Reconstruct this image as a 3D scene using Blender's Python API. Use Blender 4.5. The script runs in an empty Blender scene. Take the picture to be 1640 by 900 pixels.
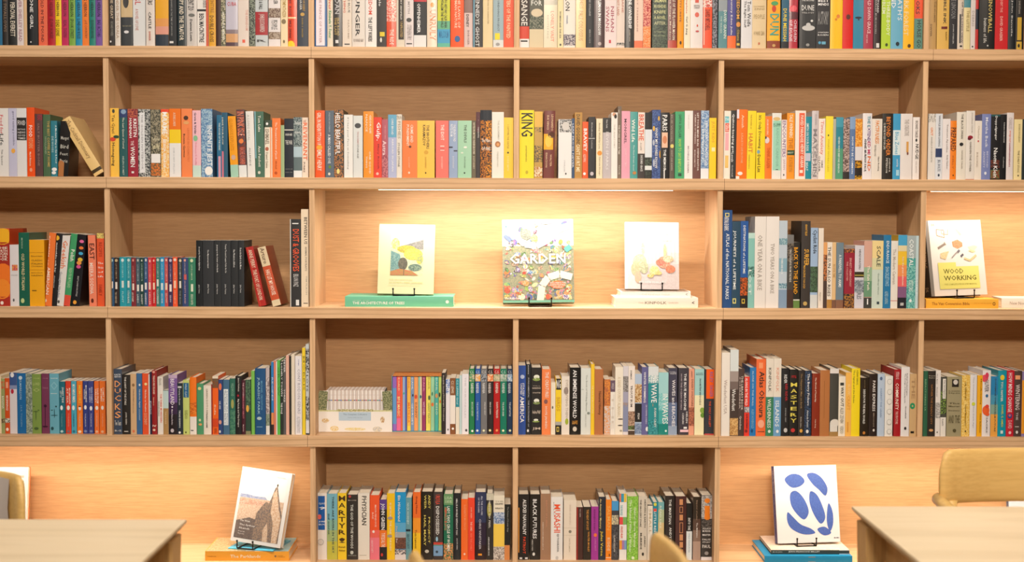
import bpy, math, random
from math import sin, cos, tan, pi, radians, sqrt
from mathutils import Vector, Matrix, Euler
random.seed(7)
scene = bpy.context.scene
COL = scene.collection

# ------------------------------------------------------------------ camera
FPX = 2152.66
Z0 = 2.121                      # top face of the first full shelf in view
W, H = 0.7404, 0.47             # bay width and shelf spacing
CAM = Vector((1.42901, -4.8752, Z0 - 0.62135))
PITCH, YAW, ROLL = 0.04539, 0.00763, 0.00306
FW = Vector((sin(YAW) * cos(PITCH), cos(YAW) * cos(PITCH), -sin(PITCH)))
RT = FW.cross(Vector((0, 0, 1))).normalized()
UP = RT.cross(FW)
R2 = RT * cos(ROLL) + UP * sin(ROLL)
U2 = -RT * sin(ROLL) + UP * cos(ROLL)
cd = bpy.data.cameras.new('camera')
cam = bpy.data.objects.new('camera', cd)
COL.objects.link(cam)
m = Matrix((R2, U2, -FW)).transposed().to_4x4()
m.translation = CAM
cam.matrix_world = m
cd.sensor_width = 36
cd.lens = FPX / 1640 * 36
cd.clip_start = 0.05
cd.dof.use_dof = True
cd.dof.focus_distance = 4.9
cd.dof.aperture_fstop = 2.4
scene.camera = cam

def at(px, py, y=0.0):
    """point on the vertical plane Y=y seen at pixel px, py"""
    d = FW * FPX + R2 * (px - 820) - U2 * (py - 450)
    return CAM + d * ((y - CAM.y) / d.y)

def ground(px, py, z):
    d = FW * FPX + R2 * (px - 820) - U2 * (py - 450)
    return CAM + d * ((z - CAM.z) / d.z)

# ------------------------------------------------------------------ light
scene.view_settings.view_transform = 'Standard'
scene.view_settings.look = 'None'
scene.view_settings.exposure = 0.0
scene.view_settings.gamma = 1.0
scene.view_settings.use_curve_mapping = False
wd = bpy.data.worlds.new('room_air')
scene.world = wd
wd.use_nodes = True
wd.node_tree.nodes['Background'].inputs[0].default_value = (1.0, 0.93, 0.85, 1)
wd.node_tree.nodes['Background'].inputs[1].default_value = 0.035

def area(name, loc, target, sx, sy, power, color, parent=None, spread=None):
    l = bpy.data.lights.new(name, 'AREA')
    l.shape = 'RECTANGLE'; l.size = sx; l.size_y = sy
    l.energy = power; l.color = color
    if spread: l.spread = spread
    o = bpy.data.objects.new(name, l)
    COL.objects.link(o)
    o.location = loc
    o.rotation_euler = (Vector(target) - Vector(loc)).to_track_quat('-Z', 'Y').to_euler()
    if parent: o.parent = parent
    return o
# the lamps of the shop's ceiling: far ones behind the camera, a nearer row in front of the shelves
LAMPS = [  # x, y, size x, size y, power, colour, aim
    (1.6, -9.0, 1.4, 0.5, 62, (1.0, 0.87, 0.73), (1.7, 0, 1.0)),
    (-2.6, -8.0, 0.8, 0.5, 46, (1.0, 0.93, 0.86), (0.6, 0, 1.2)),
    (5.6, -8.0, 0.8, 0.5, 58, (1.0, 0.86, 0.70), (2.2, 0, 1.2)),
    (-0.1, -2.7, 0.5, 0.3, 25, (1.0, 0.92, 0.84), (0.4, -0.2, 0.6)),
    (1.5, -2.7, 0.5, 0.3, 32, (1.0, 0.88, 0.75), (1.5, -0.2, 0.6)),
    (3.1, -2.7, 0.5, 0.3, 29, (1.0, 0.87, 0.73), (2.7, -0.2, 0.6))]
LAMP_Z = 4.3
for x_, y_, w_, d_, p_, c_, a_ in LAMPS:
    area('ceiling_lamp_light', (x_, y_, LAMP_Z), a_, w_, d_, p_, c_, spread=radians(110) if y_ > -4 else radians(60) if x_ == 1.6 else None)

# ------------------------------------------------------------------ mesh helper
def lin(h):
    if len(h) == 3: h = h[0]*2 + h[1]*2 + h[2]*2
    o = []
    for i in (0, 2, 4):
        c = int(h[i:i+2], 16) / 255
        o.append(c / 12.92 if c <= 0.04045 else ((c + 0.055) / 1.055) ** 2.4)
    return (o[0], o[1], o[2], 1.0)

_txt = {}
def text_mesh(s):
    """unit text: vertices scaled to 0..1 in both directions"""
    if s in _txt: return _txt[s]
    c = bpy.data.curves.new('t', 'FONT')
    c.body = s; c.resolution_u = 1; c.offset = 0.012
    o = bpy.data.objects.new('t', c)
    COL.objects.link(o)
    me = o.to_mesh()
    vs = [(v.co.x, v.co.y) for v in me.vertices]
    fs = [tuple(p.vertices) for p in me.polygons]
    o.to_mesh_clear()
    bpy.data.objects.remove(o); bpy.data.curves.remove(c)
    if not vs:
        _txt[s] = ([], []); return _txt[s]
    x0 = min(v[0] for v in vs); x1 = max(v[0] for v in vs)
    y0 = min(v[1] for v in vs); y1 = max(v[1] for v in vs)
    vs = [((a - x0) / max(x1 - x0, 1e-6), (b - y0) / max(y1 - y0, 1e-6)) for a, b in vs]
    _txt[s] = (vs, fs, (x1 - x0) / max(y1 - y0, 1e-6))
    return _txt[s]

class M:
    def __init__(s, mats=()):
        s.v = []; s.f = []; s.c = []; s.c2 = []; s.m = []
        s.mats = list(mats)
    def face(s, pts, c='808080', c2=None, mi=0):
        n = len(s.v); s.v += [tuple(p) for p in pts]
        s.f.append(tuple(range(n, n + len(pts)))); s.c.append(c); s.c2.append(c2 or c); s.m.append(mi)
    def grid(s, vs, fs, c='808080', c2=None, mi=0):
        n = len(s.v); s.v += [tuple(p) for p in vs]
        for f in fs:
            s.f.append(tuple(n + i for i in f)); s.c.append(c); s.c2.append(c2 or c); s.m.append(mi)
    def box(s, x0, x1, y0, y1, z0, z1, c='808080', mi=0, c2=None):
        v = [(x, y, z) for x in (x0, x1) for y in (y0, y1) for z in (z0, z1)]
        s.grid(v, [(0, 1, 3, 2), (4, 6, 7, 5), (0, 4, 5, 1), (2, 3, 7, 6), (0, 2, 6, 4), (1, 5, 7, 3)], c, c2, mi)
    def prism(s, poly, axis, a, b, c='808080', mi=0, c2=None):
        """poly: 2D points in the plane across axis (x: (y,z), y: (x,z), z: (x,y))"""
        def P(p, t):
            return {'x': (t, p[0], p[1]), 'y': (p[0], t, p[1]), 'z': (p[0], p[1], t)}[axis]
        n = len(poly)
        vs = [P(p, a) for p in poly] + [P(p, b) for p in poly]
        fs = [tuple(range(n - 1, -1, -1)), tuple(range(n, 2 * n))] + [(i, (i + 1) % n, n + (i + 1) % n, n + i) for i in range(n)]
        s.grid(vs, fs, c, c2, mi)
    def tube(s, pts, r, c='202020', mi=0, n=8):
        pts = [Vector(p) for p in pts]; rings = []
        for i, p in enumerate(pts):
            d = (pts[min(i + 1, len(pts) - 1)] - pts[max(i - 1, 0)]).normalized()
            a = d.cross(Vector((0.31, 0.17, 0.93))).normalized(); b = d.cross(a)
            rings.append([p + (a * cos(2 * pi * k / n) + b * sin(2 * pi * k / n)) * r for k in range(n)])
        vs = [q for rg in rings for q in rg]; fs = []
        for i in range(len(rings) - 1):
            for k in range(n):
                fs.append((i*n + k, i*n + (k + 1) % n, (i + 1)*n + (k + 1) % n, (i + 1)*n + k))
        fs.append(tuple(range(n - 1, -1, -1))); fs.append(tuple((len(rings) - 1)*n + k for k in range(n)))
        s.grid(vs, fs, c, None, mi)
    def add(s, o, mat4=None, mi=None):
        n = len(s.v)
        s.v += [tuple(mat4 @ Vector(p)) if mat4 else p for p in o.v]
        s.f += [tuple(n + i for i in f) for f in o.f]; s.c += o.c; s.c2 += o.c2
        s.m += [mi if mi is not None else k for k in o.m]
    ink = 0.86
    def obj(s, name, parent=None, loc=None, rot=None, smooth=False):
        me = bpy.data.meshes.new(name)
        me.from_pydata(s.v, [], s.f)
        for mt in s.mats: me.materials.append(mt)
        me.polygons.foreach_set('material_index', s.m)
        a = me.color_attributes.new('col', 'FLOAT_COLOR', 'CORNER')
        b = me.color_attributes.new('col2', 'FLOAT_COLOR', 'CORNER')
        d1 = []; d2 = []; cache = {}
        for f, c, c2 in zip(s.f, s.c, s.c2):
            for k_ in (c, c2):
                if k_ not in cache: cache[k_] = tuple(v_ * s.ink for v_ in lin(k_)[:3]) + (1.0,)
            d1 += cache[c] * len(f); d2 += cache[c2] * len(f)
        a.data.foreach_set('color', d1); b.data.foreach_set('color', d2)
        if smooth:
            me.polygons.foreach_set('use_smooth', [True] * len(s.f))
        me.update()
        o = bpy.data.objects.new(name, me)
        COL.objects.link(o)
        if parent: o.parent = parent
        if loc: o.location = loc
        if rot: o.rotation_euler = rot
        return o

def tag(o, label=None, cat=None, group=None, kind=None):
    if label: o['label'] = label
    if cat: o['category'] = cat
    if group: o['group'] = group
    if kind: o['kind'] = kind
    return o

def thing(name, label, cat, loc=(0, 0, 0), rot=(0, 0, 0), group=None):
    o = bpy.data.objects.new(name, None)
    o.empty_display_size = 0.05
    COL.objects.link(o); o.location = loc; o.rotation_euler = rot
    return tag(o, label, cat, group)

# ------------------------------------------------------------------ materials
def newmat(name):
    mt = bpy.data.materials.new(name); mt.use_nodes = True
    nt = mt.node_tree; b = nt.nodes['Principled BSDF']
    return mt, nt, b
def ramp(nt, fac, stops):
    r = nt.nodes.new('ShaderNodeValToRGB')
    while len(r.color_ramp.elements) < len(stops): r.color_ramp.elements.new(0.5)
    for e, (p, c) in zip(r.color_ramp.elements, stops):
        e.position = p; e.color = c if len(c) == 4 else (*c, 1)
    nt.links.new(fac, r.inputs[0]); return r
def noise(nt, vec, scale, detail=4, rough=0.5, dist=0.0):
    n = nt.nodes.new('ShaderNodeTexNoise')
    n.inputs['Scale'].default_value = scale; n.inputs['Detail'].default_value = detail
    n.inputs['Roughness'].default_value = rough; n.inputs['Distortion'].default_value = dist
    nt.links.new(vec, n.inputs['Vector']); return n
def mapped(nt, scale, loc=(0, 0, 0), src='Object'):
    if src == 'Position':
        t = nt.nodes.new('ShaderNodeNewGeometry'); out = t.outputs['Position']
    else:
        t = nt.nodes.new('ShaderNodeTexCoord'); out = t.outputs[src]
    mp = nt.nodes.new('ShaderNodeMapping')
    mp.inputs['Scale'].default_value = scale; mp.inputs['Location'].default_value = loc
    nt.links.new(out, mp.inputs['Vector']); return mp.outputs[0]
def mix(nt, fac, a, b, mode='MIX'):
    x = nt.nodes.new('ShaderNodeMix'); x.data_type = 'RGBA'; x.blend_type = mode
    for sock, val in ((x.inputs[0], fac), (x.inputs[6], a), (x.inputs[7], b)):
        if hasattr(val, 'links') or hasattr(val, 'is_linked'): nt.links.new(val, sock)
        else: sock.default_value = val
    return x.outputs[2]

def wood(name, grain, base='d9b48c', dark='b48a5e', fine=1.0, cath=0.5, rough=0.5, band=0.5, fs=130, fx=0.06):
    """oak: grain = axis index the fibres run along"""
    mt, nt, b = newmat(name)
    sc = [1, 1, 1]; sc[grain] = 0.06
    sf = [1, 1, 1]; sf[grain] = fx
    v1 = mapped(nt, tuple(x * fs for x in sf), src='Position')
    v2 = mapped(nt, tuple(x * 26 for x in sc), (3.1, 1.7, 0.4), src='Position')
    v3 = mapped(nt, (3, 3, 3), src='Position')
    n1 = noise(nt, v1, 1.0, 3, 0.6)
    n2 = noise(nt, v2, 1.0, 3, 0.55, 0.6)
    n3 = noise(nt, v3, 1.0, 2, 0.5)
    wv = nt.nodes.new('ShaderNodeTexWave')
    wv.wave_type = 'BANDS'; wv.bands_direction = 'Z' if grain == 0 else 'X'
    wv.inputs['Scale'].default_value = 0.5; wv.inputs['Distortion'].default_value = 9.0
    wv.inputs['Detail'].default_value = 2.0; wv.inputs['Detail Scale'].default_value = 0.45
    v4 = mapped(nt, tuple((x if x < 1 else 1) * 34 * (1.4 if x < 1 else 1) for x in sc), (0.3, 2.2, 5.1), src='Position')
    nt.links.new(v4, wv.inputs['Vector'])
    B = lin(base); D = lin(dark)
    c = mix(nt, ramp(nt, n1.outputs['Fac'], [(0.38, (0, 0, 0)), (0.72, (0.55 * fine,) * 3)]).outputs[0], B, D)
    c = mix(nt, ramp(nt, n2.outputs['Fac'], [(0.40, (0, 0, 0)), (0.75, (band,) * 3)]).outputs[0], c, tuple(D[i] * 0.55 + B[i] * 0.45 for i in range(3)) + (1,))
    c = mix(nt, ramp(nt, wv.outputs['Fac'], [(0.62, (0, 0, 0)), (0.95, (cath,) * 3)]).outputs[0], c, tuple(D[i] * 0.8 for i in range(3)) + (1,))
    c = mix(nt, ramp(nt, n3.outputs['Fac'], [(0.35, (0, 0, 0)), (0.7, (0.35,) * 3)]).outputs[0], c, tuple(min(1, x * 1.12) for x in B[:3]) + (1,))
    nt.links.new(c, b.inputs['Base Color'])
    b.inputs['Roughness'].default_value = rough
    b.inputs['Specular IOR Level'].default_value = 0.35
    bm = nt.nodes.new('ShaderNodeBump'); bm.inputs['Strength'].default_value = 0.12; bm.inputs['Distance'].default_value = 0.001
    nt.links.new(n1.outputs['Fac'], bm.inputs['Height']); nt.links.new(bm.outputs[0], b.inputs['Normal'])
    return mt
WOOD_H = wood('oak_boards', 0, cath=0.5)
WOOD_V = wood('oak_uprights', 2, cath=0.3)
WOOD_B = wood('oak_back_veneer', 0, base='cca072', dark='a67a4c', fine=1.1, cath=0.0, band=0.12, fs=300, fx=0.045)
WOOD_T = wood('oak_table', 0, base='f4e2c2', dark='e0c89c', fine=0.7, cath=0.3, rough=0.4)
WOOD_L = wood('oak_table_leg', 2, base='dcb478', dark='b98a50', fine=0.7, cath=0.3, rough=0.4)
WOOD_C = wood('oak_chair', 0, base='e4bf78', dark='c4944c', fine=0.9, cath=0.08, rough=0.38)

def cover_mat(name, rough, coat=0.0):
    mt, nt, b = newmat(name)
    a = nt.nodes.new('ShaderNodeVertexColor'); a.layer_name = 'col'
    a2 = nt.nodes.new('ShaderNodeVertexColor'); a2.layer_name = 'col2'
    v = mapped(nt, (1, 1, 1), src='Position')
    n = noise(nt, v, 190, 3, 0.7, 0.4)
    r = ramp(nt, n.outputs['Fac'], [(0.47, (0, 0, 0)), (0.53, (1, 1, 1))])
    c = mix(nt, r.outputs[0], a.outputs[0], a2.outputs[0])
    nt.links.new(c, b.inputs['Base Color'])
    b.inputs['Roughness'].default_value = rough
    b.inputs['Specular IOR Level'].default_value = 0.4
    b.inputs['Coat Weight'].default_value = coat; b.inputs['Coat Roughness'].default_value = 0.15
    return mt
COVER = cover_mat('printed_book_cover', 0.45)
GLOSS = cover_mat('glossy_book_jacket', 0.3, 0.3)
def page_mat():
    mt, nt, b = newmat('book_pages')
    v = mapped(nt, (900, 900, 2), src='Object')
    n = noise(nt, v, 1.0, 2)
    c = mix(nt, ramp(nt, n.outputs['Fac'], [(0.35, (0, 0, 0)), (0.7, (1, 1, 1))]).outputs[0], lin('f0e6d4'), lin('d6c8b0'))
    nt.links.new(c, b.inputs['Base Color']); b.inputs['Roughness'].default_value = 0.8
    return mt
PAGES = page_mat()
def plain(name, hexc, rough=0.5, metal=0.0, emit=0.0, ecol=None, nscale=40):
    mt, nt, b = newmat(name)
    v = mapped(nt, (1, 1, 1), src='Position'); n = noise(nt, v, nscale, 3)
    B = lin(hexc)
    c = mix(nt, ramp(nt, n.outputs['Fac'], [(0.3, (0, 0, 0)), (0.7, (0.25,) * 3)]).outputs[0], B, tuple(x * 0.85 for x in B[:3]) + (1,))
    nt.links.new(c, b.inputs['Base Color'])
    b.inputs['Roughness'].default_value = rough; b.inputs['Metallic'].default_value = metal
    if emit:
        b.inputs['Emission Color'].default_value = ecol or (1, 1, 1, 1); b.inputs['Emission Strength'].default_value = emit
    return mt
BLACKMETAL = plain('black_wire', '17130f', 0.35, 0.6)
GREYPAD = plain('grey_upholstery', 'cdc4bc', 0.85, nscale=300)
FLOORM = plain('floor_boards', '8c7860', 0.45, nscale=6)
WALLM = plain('painted_wall', '9c9488', 0.8, nscale=5)
ALU = plain('aluminium_profile', 'c8c8c8', 0.35, 0.9)
LED = plain('led_diffuser', 'ffffff', 0.5, 0, 3.5, (1.0, 0.83, 0.60, 1))

# ------------------------------------------------------------------ room shell
def slab(name, x0, x1, y0, y1, z0, z1, mt):
    q = M([mt]); q.box(x0, x1, y0, y1, z0, z1)
    return tag(q.obj(name), kind='structure')
slab('floor', -5.6, 8.6, -10.0, 0.45, -0.1, 0.0, FLOORM)
slab('ceiling', -5.6, 8.6, -10.0, 0.45, 4.5, 4.6, WALLM)
slab('wall_front', -5.6, 8.6, 0.345, 0.45, 0.0, 4.5, WALLM)
slab('wall_back', -5.6, 8.6, -10.1, -10.0, 0.0, 4.5, WALLM)
slab('wall_left', -5.7, -5.6, -10.0, 0.45, 0.0, 4.5, WALLM)
slab('wall_right', 8.6, 8.7, -10.0, 0.45, 0.0, 4.5, WALLM)

# ------------------------------------------------------------------ bookcase
def SZ(r): return Z0 - (r - 1) * H          # top face of shelf r
TH, TD, DEPTH = 0.041, 0.020, 0.305
case = thing('bookcase', 'wall-wide built-in oak bookcase with open square bays full of books', 'bookcase')
XL, XR = -1 * W - 0.01, 5 * W + 0.01
seams = {0: [1, 3], 1: [1, 4 + 0.024 / W], 2: [0, 3 + 0.014 / W], 3: [0, 3 + 0.014 / W], 4: [1 - 0.018 / W, 3 + 0.002], 5: [1, 3]}
for r in range(0, 6):
    ks = [XL] + [k * W for k in seams[r]] + [XR]
    for a, b in zip(ks, ks[1:]):
        q = M([WOOD_H])
        x0, x1 = a + 0.0006, b - 0.0006
        z1 = SZ(r); z0 = z1 - TH
        e = 0.0012
        q.prism([(0, z0 + e), (e, z0), (DEPTH, z0), (DEPTH, z1), (e, z1), (0, z1 - e)], 'x', x0, x1)
        q.obj('shelf', case)
def has_div(r, k):                           # r = row standing on shelf r
    if r == 1 and k == 3: return False
    if r == 3 and k in (2, 5): return k == 5
    if r == 5 and k in (0, 4): return False
    return True
for r in range(1, 6):
    for k in range(-1, 6):
        if not has_div(r, k): continue
        q = M([WOOD_V])
        x = k * W; z0 = SZ(r); z1 = SZ(r - 1) - TH
        e = 0.001; y0 = 0.007
        q.prism([(x - TD/2, DEPTH), (x - TD/2, y0 + e), (x - TD/2 + e, y0), (x + TD/2 - e, y0), (x + TD/2, y0 + e), (x + TD/2, DEPTH)], 'z', z0, z1)
        q.obj('upright', case)
for r in range(1, 6):
    q = M([WOOD_B])
    q.box(XL, XR, DEPTH, DEPTH + 0.018, SZ(r), SZ(r - 1) - TH)
    q.obj('back_panel', case)
q = M([WOOD_H]); q.box(XL, XR, 0.05, DEPTH, 0.0, SZ(5) - TH); q.obj('plinth', case)

def led_strip(label, x0, x1, z, power, tone=(1.0, 0.85, 0.68), yb=0.022):
    t = thing('light_strip', label, 'light', ((x0 + x1) / 2, yb, z), group='light strips under the shelves')
    L = x1 - x0
    q = M([ALU]); q.box(-L/2, L/2, 0, 0.018, -0.0011, 0); q.obj('housing', t)
    q = M([LED]); q.box(-L/2 + 0.004, L/2 - 0.004, 0.006, 0.013, -0.0028, -0.0012); q.obj('diffuser', t)
    l = bpy.data.lights.new('strip_glow', 'AREA'); l.shape = 'RECTANGLE'; l.size = L * 0.98; l.size_y = 0.012
    l.energy = power; l.color = tone
    o = bpy.data.objects.new('strip_glow', l); COL.objects.link(o); o.parent = t
    o.location = (0, 0.016, -0.006); o.rotation_euler = (radians(13), 0, 0)
    return t
led_strip('warm lit strip under the second shelf above the three displayed books', W + 0.235, 3*W - 0.165, SZ(2) - TH, 8.8, (1.0, 0.95, 0.88))
led_strip('warm lit strip above the woodworking book at the right edge', 4*W + 0.03, 5*W - 0.05, SZ(2) - TH, 3.6)
led_strip('warm lit strip over the lower left open bay', -1*W + 0.05, W - 0.12, SZ(4) - TH, 6.5)
led_strip('warm lit strip over the lower right open bay', 3*W + 0.08, 5*W - 0.05, SZ(4) - TH, 6.5)
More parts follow.
